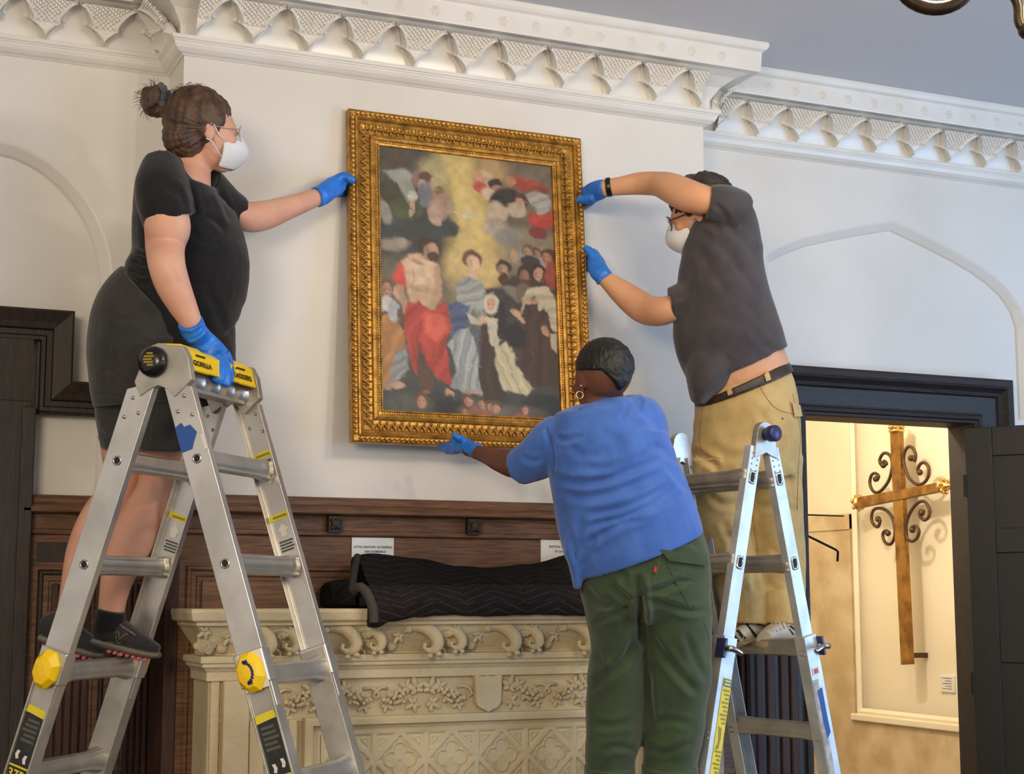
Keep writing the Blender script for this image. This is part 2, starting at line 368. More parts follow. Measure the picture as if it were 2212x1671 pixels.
# wall plate in YZ with niche hole
fy=lambda y,z,t: Vector((SX+t,y,z))
mb=MB().plate([(.3,0),(3.4,0),(3.4,3.5),(.3,3.5)],[[(.39,nz),(nicheY,nz),(nicheY,3.3),(.36,3.3)]],fy,0,.06)
pw=struct(mb.build('wall_passage',CREAM),'cream wall of the passage beyond the doorway')
MB().box((SX+.045,.3,0),(SX+.2,3.4,3.5)).build('niche_back',CREAM,pw)
# stone facing below / left of the niche
mb=MB().plate([(.3,0),(3.3,0),(3.3,topz),(nicheY+.012,topz),(nicheY+.012,nz-.02),(.3,nz-.02)],[],fy,-.018,.01); mb.build('stone_facing',MARB,pw)
bev(MB().box((SX-.026,nicheY+.012,topz-.085),(SX,3.3,topz)).build('stone_cap',MARB,pw),.004)
bev(MB().box((SX-.035,.38,nz-.035),(SX+.05,nicheY+.03,nz)).build('niche_sill',CREAM,pw),.006)
mb=MB(); sweep(mb,[(.40,nz),(nicheY,nz),(nicheY,3.3)],[(0,0),(.0,.012),(.014,.016),(.022,.008),(.03,0)],lambda y,z,v:Vector((SX-v,y,z))); mb.build('niche_moulding',CREAM,pw)
struct(MB().box((3.0,2.9,0),(6,3.0,3.5)).build('wall_passage_end',CREAM),'cream end wall of the passage')
struct(MB().box((3.0,.55,3.3),(6,3.0,3.4)).build('ceiling_passage',CREAM),'cream ceiling of the passage')
struct(MB().box((3.0,.55,0),(3.1,3.0,3.4)).build('wall_passage_left',CREAM),'cream left wall of the passage')
# ================= PAINTING IN GILT FRAME =================
pTL=W(753,233,-.035); pTR=W(1268,297,-.035); pBL=W(762,953,-.125)
PX0=(pTL.x+pBL.x)/2; PWd=.880; PZ1=pTL.z; Pv=Vector((0,pBL.y-pTL.y,pBL.z-pTL.z)); PH=Pv.length; Dn=Pv.normalized()
Ex=Vector((1,0,0)); Nf=Ex.cross(Dn); Nf=Nf if Nf.y<0 else -Nf        # outward normal towards the room
PO=Vector((PX0,pTL.y,pTL.z))
FP=lambda u,v,t=0.: PO+Ex*u+Dn*v+Nf*t                                # u right, v down, t out of the wall
froot=thing('framed_painting',FP(PWd/2,PH,-.04),'large religious oil painting in a wide ornate gilt frame held against the wall','painting')
GOLD=mat('antique_gilt',(206,156,72),.36,.62,col2=(140,100,42),scale=30,bump=.0012,bscale=160,fac=(.35,.7))
GOLDL=mat('bright_gilt',(232,188,104),.30,.72,col2=(190,142,66),scale=24,bump=.0006,bscale=120)
GOLDD=mat('dark_gilt',(122,86,34),.45,.6,col2=(70,46,18),scale=40,bump=.0015,bscale=200)
prf=[(0,-.035),(0,-.004),(.002,.0),(.006,-.004),(.020,-.006),(.024,.000),(.029,.002),(.032,-.002),(.034,-.010),(.046,-.018),(.062,-.022),(.078,-.022),(.080,-.012),(.088,-.008),(.096,-.012),(.098,-.018),(.106,-.019),(.108,-.014),(.113,-.016),(.115,-.030)]
mb=MB(); sweep(mb,[(0,0),(PWd,0),(PWd,PH),(0,PH)],[(u,v) for u,v in prf],lambda u,v,t:FP(u,v,t),closed=True)
fo=mb.build('frame',GOLD)
FW_=.115
iw,ih=PWd-2*FW_,PH-2*FW_
# --- canvas: colours of the oil paint stored per vertex ---
NX,NY=150,204
U,Vv=np.meshgrid((np.arange(NX+1))/NX,(np.arange(NY+1))/NY)
def lin(c): c=np.array(c,float)/255; return np.where(c>.04045,((c+.055)/1.055)**2.4,c/12.92)
def smooth_noise(nx,ny,seed):
    r=np.random.default_rng(seed).uniform(-1,1,(ny+3,nx+3)); a=(np.arange(NY+1)/NY*ny); b=(np.arange(NX+1)/NX*nx); i=a.astype(int); j=b.astype(int); fa=(a-i)[:,None]; fb=(b-j)[None,:]; fa=fa*fa*(3-2*fa); fb=fb*fb*(3-2*fb)
    return (r[i][:,j]*(1-fa)*(1-fb)+r[i+1][:,j]*fa*(1-fb)+r[i][:,j+1]*(1-fa)*fb+r[i+1][:,j+1]*fa*fb)
U0,V0=U,Vv
U=U+smooth_noise(26,38,1)*.0065+smooth_noise(50,70,2)*.003; Vv=Vv+smooth_noise(26,38,3)*.0045+smooth_noise(50,70,4)*.002
WN=smooth_noise(9,14,5); WN2=smooth_noise(30,44,6)
img=np.zeros((NY+1,NX+1,3))+lin((74,70,66))
def blob(cx,cy,rx,ry,col,rot=0,soft=.35,op=1.):
    """ellipse in picture pixels of a 395 x 600 picture"""
    x=(U*395-cx); y=(Vv*600-cy); a=math.radians(rot); X=x*math.cos(a)+y*math.sin(a); Y=-x*math.sin(a)+y*math.cos(a)
    d=np.sqrt((X/rx)**2+(Y/ry)**2); m=np.clip((1-d)/soft+.5,0,1)*op; m=m*m*(3-2*m)
    img[:]=img*(1-m[...,None])+lin(col)*m[...,None]
def poly(pts,col,soft=2.5,op=1.,col2=None,ang=0,fr=.1):
    x=U*395; y=Vv*600; n=len(pts); ins=np.zeros(x.shape,bool); dist=np.full(x.shape,1e9)
    for i in range(n):
        (x0,y0),(x1,y1)=pts[i],pts[(i+1)%n]
        c=((y0>y)!=(y1>y)); 
        with np.errstate(all='ignore'): xi=(x1-x0)*(y-y0)/((y1-y0) if y1!=y0 else 1e-9)+x0
        ins^=(c&(x<xi)); dx,dy=x1-x0,y1-y0; t=np.clip(((x-x0)*dx+(y-y0)*dy)/(dx*dx+dy*dy+1e-9),0,1)
        dist=np.minimum(dist,np.hypot(x-x0-t*dx,y-y0-t*dy))
    m=np.clip(np.where(ins,dist,-dist)/soft+.5,0,1)*op
    cc=lin(col)[None,None,:]
    if col2 is not None:
        a=math.radians(ang); q_=(x*math.cos(a)+y*math.sin(a))*fr*2*math.pi*.8+1.6*np.sin((-x*math.sin(a)+y*math.cos(a))*.028)+2.2*WN; f=np.clip(.45+.26*np.sin(q_)+.16*np.sin(2.3*q_+1+WN*2)+.22*WN2,0,1)
        cc=lin(col)*(1-f[...,None])+lin(col2)*f[...,None]
    img[:]=img*(1-m[...,None])+cc*m[...,None]
# sky, clouds and the ray of light
for a in [(60,60,110,90,(84,82,80)),(330,60,110,80,(120,108,90)),(70,200,110,70,(66,68,66)),(330,260,110,70,(106,104,98)),(60,310,90,60,(104,94,80)),(330,210,90,60,(140,126,104)),(200,560,230,60,(66,68,66)),(200,330,200,80,(118,106,82))]: blob(*a,soft=.8)
poly([(125,-5),(235,-5),(268,150),(262,290),(150,290),(160,150)],(200,172,98),soft=44)
poly([(150,-5),(200,-5),(225,150),(222,280),(180,280),(185,150)],(214,188,112),soft=36)
blob(205,270,52,60,(206,178,106),soft=.9); blob(122,58,34,42,(176,160,112),soft=.8); blob(250,30,40,40,(176,146,96),soft=.9)
blob(196,140,10,9,(214,200,160)); blob(176,140,18,3,(196,182,140)); blob(214,142,16,3,(196,182,140))
for (x,y,rx,ry) in [(60,170,70,28),(110,170,58,26),(80,192,60,18),(150,178,26,20),(30,150,40,30)]: blob(x,y,rx,ry,(64,68,66),soft=.5)
blob(50,110,52,46,(70,72,50)); blob(64,140,36,26,(84,90,58)); poly([(10,62),(60,48),(76,62),(84,120),(66,130),(40,80)],(150,152,140),6)
blob(38,30,50,20,(88,74,62),soft=.8); blob(95,72,20,22,(140,108,92)); blob(104,64,13,12,(104,78,58)); blob(98,84,10,13,(196,170,150)); blob(76,112,11,12,(196,190,176)); blob(104,104,16,30,(122,120,128)); blob(74,140,7,20,(196,160,136),10)
blob(135,106,16,22,(158,128,104)); blob(133,92,11,10,(132,96,70)); blob(130,138,22,24,(170,140,118)); blob(124,152,14,22,(182,150,130)); blob(158,128,9,18,(170,156,130),20)
blob(12,150,14,30,(150,140,126),-20,.6); blob(30,228,26,14,(150,138,120),0,.8); blob(50,220,18,12,(166,150,130),0,.8)
blob(236,60,26,30,(196,168,130)); blob(222,50,14,12,(206,150,120)); blob(228,74,20,14,(196,84,62),20); blob(262,62,16,16,(66,52,46)); blob(266,74,14,12,(176,130,108)); blob(250,88,24,14,(200,180,156),20); blob(286,92,34,24,(62,56,54)); blob(266,104,20,18,(48,46,48))
blob(310,46,22,14,(158,92,74)); blob(340,56,44,16,(170,70,54),8); blob(296,50,12,13,(190,130,104)); blob(362,64,22,10,(140,70,58))
blob(318,92,17,19,(88,68,58)); blob(314,100,11,12,(206,158,130)); poly([(330,76),(352,68),(384,74),(388,100),(372,120),(356,128),(350,108),(340,100)],(186,184,178),5,col2=(140,138,132),ang=60,fr=.06)
poly([(330,118),(352,124),(372,118),(392,108),(392,150),(356,160),(338,146)],(196,66,54),4,col2=(160,48,42),ang=60,fr=.05); blob(356,166,22,14,(128,54,50)); blob(306,118,24,18,(186,168,146)); blob(262,128,24,26,(190,170,148)); blob(256,162,26,22,(176,160,142),soft=.7); blob(286,182,30,20,(132,132,126),soft=.7); blob(352,232,46,26,(142,148,156),soft=.7)
def head(x,y,r,skin,hair,turn=0):
    blob(x-turn*2,y-r*.35,r*1.12,r*1.15,hair,soft=.3); blob(x+turn*r*.25,y+r*.12,r*.74,r*.98,skin,soft=.35)
    blob(x+turn*r*.25+r*.22,y-r*.02,r*.13,r*.06,(90,62,48),soft=1.,op=.7); blob(x+turn*r*.25-r*.30,y-r*.02,r*.13,r*.06,(90,62,48),soft=1.,op=.7); blob(x+turn*r*.25-r*.4,y+r*.2,r*.3,r*.7,tuple(int(c_*.72) for c_ in skin),soft=1.,op=.6)
    blob(x+turn*r*.32,y+r*.52,r*.2,r*.07,(150,84,70),soft=.8); blob(x+turn*r*.55,y+r*.2,r*.09,r*.22,tuple(min(255,c+16) for c in skin),soft=.8)
# crowd on the right
poly([(262,300),(300,270),(330,250),(395,250),(395,520),(310,520),(300,420),(262,380)],(66,56,50),8)
head(330,216,14,(176,140,112),(112,92,76),-.3); blob(333,238,22,16,(60,56,54)); head(352,216,10,(160,120,96),(96,70,54)); head(376,224,15,(176,120,92),(80,58,46),-.6); blob(385,262,18,34,(150,62,54)); blob(298,228,8,16,(178,146,116))
head(272,262,16,(168,134,108),(64,48,40),-.2); blob(274,284,12,14,(74,54,44)); head(320,272,15,(158,116,90),(58,46,40),.1); blob(322,290,12,9,(90,66,52)); head(352,262,15,(196,148,120),(52,40,36),.1)
blob(290,316,26,16,(120,116,106),20); blob(318,312,20,22,(110,100,88))
poly([(330,300),(352,292),(376,292),(388,320),(395,330),(395,400),(380,392),(366,340),(350,352),(344,316),(326,330),(312,386),(306,380),(314,320)],(206,196,170),3,col2=(160,150,126),ang=70,fr=.045)
poly([(318,330),(344,318),(352,350),(372,350),(378,420),(372,520),(300,520),(300,420)],(84,60,54),4,col2=(58,44,40),ang=0,fr=.04)
poly([(376,400),(390,400),(386,446),(376,440)],(186,178,158),3); blob(326,330,11,7,(196,156,126)); blob(344,328,10,6,(196,150,122)); blob(366,396,8,13,(186,136,106),-20)
# left attendant in ochre
poly([(-5,390),(30,384),(52,420),(54,470),(30,520),(20,548),(-5,550)],(196,136,62),4,col2=(150,98,44),ang=30,fr=.04); head(16,330,16,(176,132,104),(104,78,56),.4); blob(18,362,18,18,(196,190,176)); blob(30,378,14,22,(170,174,176)); blob(42,336,8,16,(206,160,130),-20); blob(48,380,10,16,(104,78,60))
poly([(30,470),(56,450),(62,500),(40,530),(16,540)],(158,160,156),4,col2=(110,114,116),ang=50,fr=.06); blob(36,540,16,6,(190,150,126)); blob(14,544,12,5,(176,140,116))
# standing figure with bare torso and red drapery
poly([(28,300),(48,262),(60,290),(60,320),(44,322)],(206,62,46),4)
poly([(50,262),(66,244),(98,240),(126,262),(130,300),(120,350),(96,366),(64,352),(58,300)],(206,166,130),6); blob(88,290,24,34,(222,190,152),0,.8); blob(108,286,16,26,(214,180,142),0,.8); blob(84,262,14,5,(176,138,106),20,.8); blob(90,320,20,8,(186,150,116),0,.9); blob(74,300,3,34,(170,132,100),0,.9,.5)
poly([(118,262),(132,270),(134,330),(118,368),(84,372),(82,362),(108,352),(118,320)],(196,152,118),4); blob(80,378,9,11,(200,150,120)); poly([(40,316),(52,316),(60,350),(66,376),(54,380),(44,350)],(188,146,114),4)
head(110,232,21,(196,152,120),(72,50,38),.5); blob(116,246,12,11,(84,56,40))
poly([(60,356),(84,346),(92,360),(118,366),(138,344),(146,352),(150,400),(142,440),(148,500),(156,530),(140,532),(112,512),(92,470),(84,440),(80,520),(70,500),(50,420)],(206,62,44),4,col2=(150,36,30),ang=35,fr=.028)
poly([(96,372),(140,380),(146,410),(120,440),(96,420)],(222,84,60),10); poly([(76,480),(96,480),(112,530),(100,556),(84,556)],(96,64,48),4); blob(148,556,8,16,(206,156,124),-20); blob(96,560,9,14,(150,104,80))
# seated woman in silver and blue
blob(196,262,48,46,(206,178,112),0,.9,.7); head(204,250,19,(224,184,150),(112,74,50),.3); poly([(196,268),(216,270),(214,290),(194,288)],(216,176,144),4)
poly([(164,300),(190,282),(222,290),(234,320),(226,372),(214,380),(206,350),(196,372),(170,350)],(176,178,172),4,col2=(120,124,124),ang=60,fr=.045); poly([(150,350),(172,342),(196,352),(186,400),(170,440),(152,440)],(84,100,140),4,col2=(56,70,104),ang=70,fr=.05)
poly([(146,440),(166,412),(196,400),(210,440),(214,520),(228,548),(186,552),(150,536),(162,500)],(182,186,182),4,col2=(116,124,128),ang=10,fr=.05); poly([(196,402),(222,392),(230,470),(226,530),(212,520),(208,450)],(96,108,116),4,col2=(74,82,88),ang=0,fr=.06); poly([(188,366),(212,378),(228,374),(220,392),(196,392)],(190,192,184),3); blob(222,382,12,9,(222,178,146)); blob(196,544,14,5,(206,150,120))
poly([(230,310),(262,300),(300,330),(306,420),(270,430),(240,390)],(62,60,62),8)
# kneeling nun
poly([(220,390),(250,380),(262,470),(272,560),(220,560),(210,500)],(74,56,46),4,col2=(54,42,36),ang=0,fr=.05)
poly([(244,400),(268,396),(286,432),(296,480),(330,530),(316,546),(262,536),(250,490)],(214,204,166),4,col2=(168,156,118),ang=-18,fr=.055)
poly([(228,352),(236,330),(252,322),(268,334),(274,372),(280,420),(252,440),(240,420),(234,390)],(44,42,46),3); blob(243,344,17,24,(214,206,186),10); blob(241,344,11,16,(212,160,132),10,.4); blob(236,342,2,1.3,(70,46,36)); blob(246,342,2,1.3,(70,46,36)); blob(240,353,3,1.2,(150,84,70)); poly([(230,372),(256,374),(256,440),(240,440)],(202,194,170),3)
poly([(262,400),(296,380),(318,400),(318,440),(280,440)],(36,36,42),5); blob(298,360,14,8,(206,160,130),30); blob(308,372,10,4,(196,150,120),40)
# clouds and little heads at the foot
blob(120,575,52,24,(44,52,54)); blob(150,590,40,24,(36,42,46)); blob(350,575,50,34,(44,50,54)); blob(268,592,20,18,(40,42,46)); blob(60,580,50,24,(84,84,78),0,.8); blob(230,585,60,20,(104,96,84),0,.8); blob(320,590,40,18,(92,80,68),0,.8)
for (x,y,r,t) in [(86,572,14,.2),(214,572,11,.3),(234,574,9,.2),(248,578,12,-.2),(186,568,10,.2),(312,582,10,.1),(180,592,10,.3)]: head(x,y,r,(190,136,108),(104,70,52),t)
for (x,y) in [(200,588),(224,592),(300,596)]: blob(x,y,16,7,(150,84,66),0,.8)
img*= (1+.16*WN2+.10*WN)[...,None]; g_=img.mean(-1,keepdims=True); img[:]=img*.86+g_*.14*np.array([1.05,1.0,.9])
U,Vv=U0,V0
# brushwork: low contrast dabs
for k in range(2200):
    x,y=rng.uniform(0,395),rng.uniform(0,600); i,j=min(NY,int(y/600*NY)),min(NX,int(x/395*NX))
    c=img[i,j]*rng.uniform(.78,1.28); a=rng.uniform(0,math.pi); rx,ry=rng.uniform(4,11),rng.uniform(1.2,3)
    i0,i1=max(0,i-5),min(NY+1,i+6); j0,j1=max(0,j-6),min(NX+1,j+7)
    xx=(U[i0:i1,j0:j1]*395-x); yy=(Vv[i0:i1,j0:j1]*600-y); X=xx*math.cos(a)+yy*math.sin(a); Y=-xx*math.sin(a)+yy*math.cos(a)
    m=np.clip((1-np.sqrt((X/rx)**2+(Y/ry)**2))/.5,0,1)*.55; img[i0:i1,j0:j1]=img[i0:i1,j0:j1]*(1-m[...,None])+c*m[...,None]
V,Fa=grid(NX,NY,lambda u,v:FP(FW_-.008+u*(iw+.016),FW_-.008+v*(ih+.016),-.026))
OILM=mat('oil_paint',(100,90,80),.42,bump=.0006,bscale=420,vcol='paint',spec=.4)
cv=mk('canvas',V,Fa,OILM)
ca=cv.data.color_attributes.new('paint','FLOAT_COLOR','POINT'); buf=np.ones(((NX+1)*(NY+1),4),np.float32); buf[:,:3]=img.reshape(-1,3)*.92; ca.data.foreach_set('color',buf.ravel())
bk=MB(); bk.plate([(.02,.02),(PWd-.02,.02),(PWd-.02,PH-.02),(.02,PH-.02)],[],lambda u,v,t:FP(u,v,t),-.036,-.030); bk=bk.build('backing_board',WOODD)
adopt(froot,[fo,cv,bk])
# outer gadroon beads, inner bead row, leaf ornaments
def along(n0,off,pitch):
    """yield (u,v,dirU,inward) evenly along the four sides at inset off"""
    for (a,b,inn) in (((off,off),(PWd-off,off),(0,1)),((PWd-off,off),(PWd-off,PH-off),(-1,0)),((PWd-off,PH-off),(off,PH-off),(0,-1)),((off,PH-off),(off,off),(1,0))):
        L=math.hypot(b[0]-a[0],b[1]-a[1]); n=max(1,round((L-n0)/pitch)); d=((b[0]-a[0])/L,(b[1]-a[1])/L)
        for k in range(n):
            s=n0/2+(L-n0)*(k+.5)/n; yield a[0]+d[0]*s,a[1]+d[1]*s,d,inn
e0=MB().ell((0,0,0),(.0082,.0075,.0085),9,6).build('bead',GOLDL,None,True)
def frameM(u,v,t,d,inn,skew=0.):
    X=Ex*d[0]+Dn*d[1]; Y=Ex*inn[0]+Dn*inn[1]; X=(X+Y*skew).normalized()
    M=Matrix((X,Y,Nf)).transposed().to_4x4(); M.translation=FP(u,v,t)-froot.location; return M
cnt=0
for (u,v,d,inn) in along(.02,.013,.0172):
    if cnt>=285: break
    c=e0.copy(); COL.objects.link(c); c.parent=froot; c.matrix_local=frameM(u,v,-.0015,d,inn,.25); cnt+=1
bpy.data.objects.remove(e0)
mb=MB()
for (u,v,d,inn) in along(.01,.102,.0088):
    M=frameM(u,v,-.0165,d,inn); mb.ell(M.translation,(.0036,.0042,.0036),6,4,M.to_3x3())
ib=mb.build('inner_bead_row',GOLDL,froot,True); ib['kind']='stuff'
# acanthus leaf unit: seven raised lobes fanned from the base
mb=MB()
for k in range(-3,4):
    a=k*.42; L=.0125*(1-.10*abs(k)); M=Matrix.Rotation(-a,3,'Z')
    mb.ell((math.sin(a)*.009,.030-math.cos(a)*.012-.002,0.0+.0015),(.0030,L,.0048),6,5,M)
mb.ell((0,.024,.002),(.0028,.019,.0055),6,5); mb.ell((-.011,.012,0),(.002,.012,.003),5,4); 
l0=mb.build('leaf_ornament',GOLD,None,True)
for (u,v,d,inn) in along(.05,.038,.0262):
    c=l0.copy(); COL.objects.link(c); c.parent=froot; c.matrix_local=frameM(u,v,-.0155,d,inn)
bpy.data.objects.remove(l0)
# ================= STONE CHIMNEYPIECE =================
fc=2.006; HW=.978
mroot=thing('chimneypiece',(fc,-.12,0),'large carved limestone chimneypiece with leafy friezes and a quatrefoil panel','fireplace')
def msweep(name,hw,dep,prof,z0,parent=None,m=STONE,bw=.002):
    mb=MB(); sweep(mb,[(fc-hw,.0),(fc-hw,-dep),(fc+hw,-dep),(fc+hw,.0)],[(-u,v) for u,v in prof],lambda x,y,v:Vector((x,y,z0+v)))
    o=mb.build(name,m); bev(o,bw,2,.4); return o
mp=[]
# shelf
o=msweep('shelf',HW-.05,.26,[(-.26,.0),(.05,0),(.05,-.004),(.052,-.010),(.046,-.034),(.040,-.038),(.030,-.040),(.030,-.050),(.022,-.052)],1.516); mp.append(o)
sh=MB().box((fc-HW+.01,-.30,1.49),(fc+HW-.01,0,1.5155)).build('shelf_slab',STONE); mp.append(sh)
# cavetto carrying the upper frieze, fasciae
mp.append(msweep('upper_cavetto',.885,.205,[(.070,1.466),(.062,1.458),(.040,1.425),(.018,1.395),(.006,1.380),(.004,1.374)],0))
mp.append(msweep('fascia',.885,.205,[(.0,1.376),(.050,1.374),(.050,1.354),(.043,1.352),(.043,1.341),(.036,1.339),(.030,1.330),(.026,1.326),(.026,1.300),(.010,1.298),(0,1.292)],0))
mp.append(msweep('lower_frieze_ground',.868,.195,[(.0,1.302),(.0,1.190)],0))
mp.append(msweep('lower_fascia',.868,.195,[(.0,1.190),(.018,1.188),(.018,1.172),(.012,1.168),(.0,1.158),(-.006,1.150),(0,1.144),(.003,1.130),(0,1.120)],0))
body=MB().box((fc-.90,-.21,0),(fc+.90,0,1.49)); mp.append(bev(body.build('stone_body',STONE),.006))
for s in (-1,1):
    x0=fc+s*.895; 
    a,b=sorted((x0,x0-s*.028)); mp.append(bev(MB().box((a,-.222,0),(b,-.18,1.34)).build('jamb_fillet',STONE),.004))
    a,b=sorted((x0-s*.035,x0-s*.115)); mp.append(bev(MB().box((a,-.246,0),(b,-.18,1.30)).build('pilaster',STONE),.005))
    a,b=sorted((x0-s*.118,x0-s*.165)); mp.append(bev(MB().box((a,-.236,0),(b,-.18,1.18)).build('pilaster',STONE),.005))
    a,b=sorted((fc+s*.655,fc+s*.628)); mp.append(bev(MB().box((a,-.236,0),(b,-.18,1.18)).build('jamb_fillet',STONE),.004))
# inner frame around diaper panel
fx=W(690,1600,-.21).x; fxr=2*fc-fx; fz=1.128
mb=MB(); sweep(mb,[(fx-.0,.3),(fx-.0,fz),(fxr,fz),(fxr,.3)],[(.055,.0),(.055,.026),(.046,.030),(.030,.030),(.026,.012),(.014,.006),(.010,.010),(.0,.010),(0,-.02)],lambda x,z,v:Vector((x,-.212-v,z))); mp.append(bev(mb.build('panel_frame',STONE),.0015,2,.4))
# diaper tile
TP=W(1083,1623,-.215).x-W(975,1623,-.215).x
def dia(x,z):
    ax,az=abs(x),abs(z); h=0.
    s=TP/2
    e=s-max(ax,az)                    # straight bars at tile edge
    dd=(ax+az)-s*.97                  # diamond line
    bar=min(abs(e-0.0),abs(dd)/1.414)
    if bar<.0075: h=.008
    elif bar<.010: h=.008*(1-(bar-.0075)/.0025)
    if dd>.018 and e>.014:            # small triangles: second inner triangle
        q=min(e-.014,(dd-.018)/1.414)
        if .004<q<.008: h=.005
    if dd<-.012:
        # barbed quatrefoil: four lobes
        r=s*.20; c=s*.33
        d4=min(math.hypot(ax-c,az)-r,math.hypot(ax,az-c)-r, max(ax,az)-s*.16)
        k=min(math.hypot(ax-c-.012,az)-.004,math.hypot(ax,az-c-.012)-.004)
        ring=abs(d4-.006)
        if ring<.0035: h=max(h,.007*(1-(ring/.0035)**2)+.001)
        elif d4<0: h=max(h,-.002+.006*max(0,1-math.hypot(ax,az)/(s*.16)))
        r2=abs(d4-.0145)
        if r2<.0022: h=max(h,.005)
    return h
V,Fa=grid(60,60,lambda u,v:Vector(((u-.5)*TP,-dia((u-.5)*TP,(v-.5)*TP),(v-.5)*TP)))
t0=mk('diaper_tile',V,Fa,STONE,None,True); cx0=W(1083,1623,-.215).x; cz0=1.046
adopt(mroot,mp)
for j in range(0,4):
    for i in range(-6,6):
        X=cx0+i*TP; Z=cz0-j*TP
        if X-TP/2<fx-.10 or X+TP/2>fxr+.10: continue
        dupo(t0,mroot,Vector((X,-.2135,Z))-mroot.location)
dupo(t0,mroot,Vector((cx0,-9,0)))if False else None
bpy.data.objects.remove(t0)
# carved pieces
def leafmesh(L,Wd,curl,lobes=5,name='acanthus_leaf'):
    """lobed ribbed leaf, base at origin growing +x, tip curls out"""
    def f(u,v):
        t=v; a=(u-.5)*2; w=Wd*(math.sin(math.pi*min(1,t*.92+.06))**.7)*(.78+.22*abs(math.cos(lobes*math.pi*t)))
        y=a*w; cr=curl*t; x=L*math.sin(cr)/max(cr,1e-3)*t/1 if cr>1e-3 else L*t; z=L*t*(1-math.cos(cr))/max(cr,1e-3)*.0
        rib=.16*Wd*math.cos(a*math.pi*2.5)*(1-abs(a)*.3)
        h=Wd*.55*(1-a*a)**.5*math.sin(math.pi*(t*.85+.12))+rib*math.sin(math.pi*t)
        # bend the spine into a comma
        ang=curl*t*t; sx=L*(t-.12*t*t); px=sx*math.cos(ang*.5)-y*math.sin(ang); pz=sx*math.sin(ang*.5)+y*math.cos(ang)
        return Vector((px,-h,pz))
    V,Fa=grid(16,18,f); return mk(name,V,Fa,STONE,None,True)
m_=MB(); sp0=[(-.012,-.006,.006),(.012,-.010,.018),(.042,-.014,.016),(.066,-.016,-.002),(.072,-.016,-.026),(.056,-.014,-.042),(.038,-.012,-.036),(.040,-.012,-.024)]
m_.tube([Vector(v) for v in crv(sp0,4)],[.005+.013*math.sin(math.pi*min(1,(i+1)/24)) for i in range(29)],9)
for k in range(3): m_.tube([Vector((a-.004*k+.002,b-.012+.002*k,c+.007-.007*k)) for a,b,c in crv(sp0[:6],4)],[.0016+.0028*math.sin(math.pi*i/20) for i in range(21)],6)
for k in range(5):
    a=crv(sp0,4)[6+k*4]; m_.ell((a[0]*1.18-.004,a[1]-.002,a[2]*1.35-.002),(.009,.008,.007),7,5)
LF=m_.build('acanthus_leaf',STONE,None,True)
m_=MB()
for k,(an,L_) in enumerate(((-2.2,.016),(-1.2,.024),(0,.030),(1.2,.024),(2.2,.016))):
    m_.ell((math.cos(an)*L_*.62,-.006,math.sin(an)*L_*.62),(L_*.62,.008,.0085),8,6,Matrix.Rotation(-an,3,'Y'))
    m_.ell((math.cos(an)*L_*1.05,-.007,math.sin(an)*L_*1.05),(.0065,.007,.0065),6,5)
LV=m_.build('vine_leaf',STONE,None,True)
fvv,fff=flower_mesh(.028,.026,5); FLW=mk('stone_flower',fvv,fff,STONE,None,True)
m_=MB(); m_.ell((0,0,0),(.017,.016,.019),12,8); m_.ell((0,-.012,.008),(.006,.006,.010),6,5); FRU=m_.build('stone_fruit',STONE,None,True)
m_=MB(); r_=random.Random(3)
for k in range(26):
    tt=(k+.5)/26; w_=.020*(1-tt)**.5*1.1; m_.ell((-.03+.065*tt,-.008-r_.uniform(0,.010),r_.uniform(-w_,w_)),(.0062,.0062,.0062),7,5)
GRP=m_.build('grape_cluster',STONE,None,True)
m_=MB(); m_.tube([(.0,0,0),(.02,-.008,.012),(.045,-.012,.008),(.06,-.010,-.008),(.050,-.010,-.018),(.040,-.008,-.010)],[.007,.006,.006,.005,.004,.003],8); TEN=m_.build('tendril',STONE,None,True)
def put(o,x,y,z,ry=0.,sc=1.,rx=0.,mir=1):
    c=o.copy(); COL.objects.link(c); c.parent=mroot; c.location=Vector((x,y,z))-mroot.location; c.rotation_euler=(rx,ry,0); c.scale=(sc*mir,sc,sc); return c
def fy1(z): return -.215-.055*max(0,min(1,(z-1.376)/.085))**1.3
cb=W(895,1375,-.25).x; pit=W(1065,1375,-.25).x-cb
k0=int((fc-.93-cb)/pit)-1
for k in range(k0,k0+8):
    X=cb+k*pit
    for (o,dx,dz,ry,sc) in ((LF,-.020,.058,.1,1.25),(LF,.085,.060,.2,1.0),(FLW,-.118,.034,0,1.15),(FRU,-.155,.064,.3,.9),(FRU,-.070,.022,1.2,.95),(TEN,-.19,.030,0,.9),(FLW,.105,.060,0,.55),(FRU,-.025,.076,0,.7),(LV,-.130,.074,2.6,.8),(TEN,.075,.020,.6,.8),(LV,-.055,.055,2.2,.8),(FRU,.055,.070,.5,.55),(FRU,.125,.030,.5,.7),(LV,.150,.018,-.3,.7)):
        x=X+dx; z=1.376+dz
        if x<fc-.945 or x>fc+.945: continue
        put(o,x,fy1(z)-.004,z,ry,sc,rx=-.35)
for yy in (): 
    c=put(LF,fc-.945,yy,1.44,-.5,.8); c.rotation_euler=(0,-.5,-math.pi/2); c=put(FRU,fc-.93,yy-.03,1.40,0,.8)
shx=W(1050,1490,-.22).x
for k in range(-5,6):
    if k==0: continue
    X=shx+k*.158+(-.02 if k>0 else .02); mir=1 if k%2 else -1
    for (o,dx,dz,ry,sc) in ((GRP,.02,-.008,.25,1.0),(LV,-.055,.018,-1.3,.95),(LV,-.050,-.028,.5,.8),(LV,-.025,.022,-.5,.75),(TEN,.040,.020,.3,.8),(LV,.045,-.030,2.6,.7)):
        x=X+dx*mir
        if abs(x-shx)<.055 or x<fc-.86 or x>fc+.86: continue
        put(o,x,-.212,1.245+dz,ry*mir,sc*1.12,0,mir)
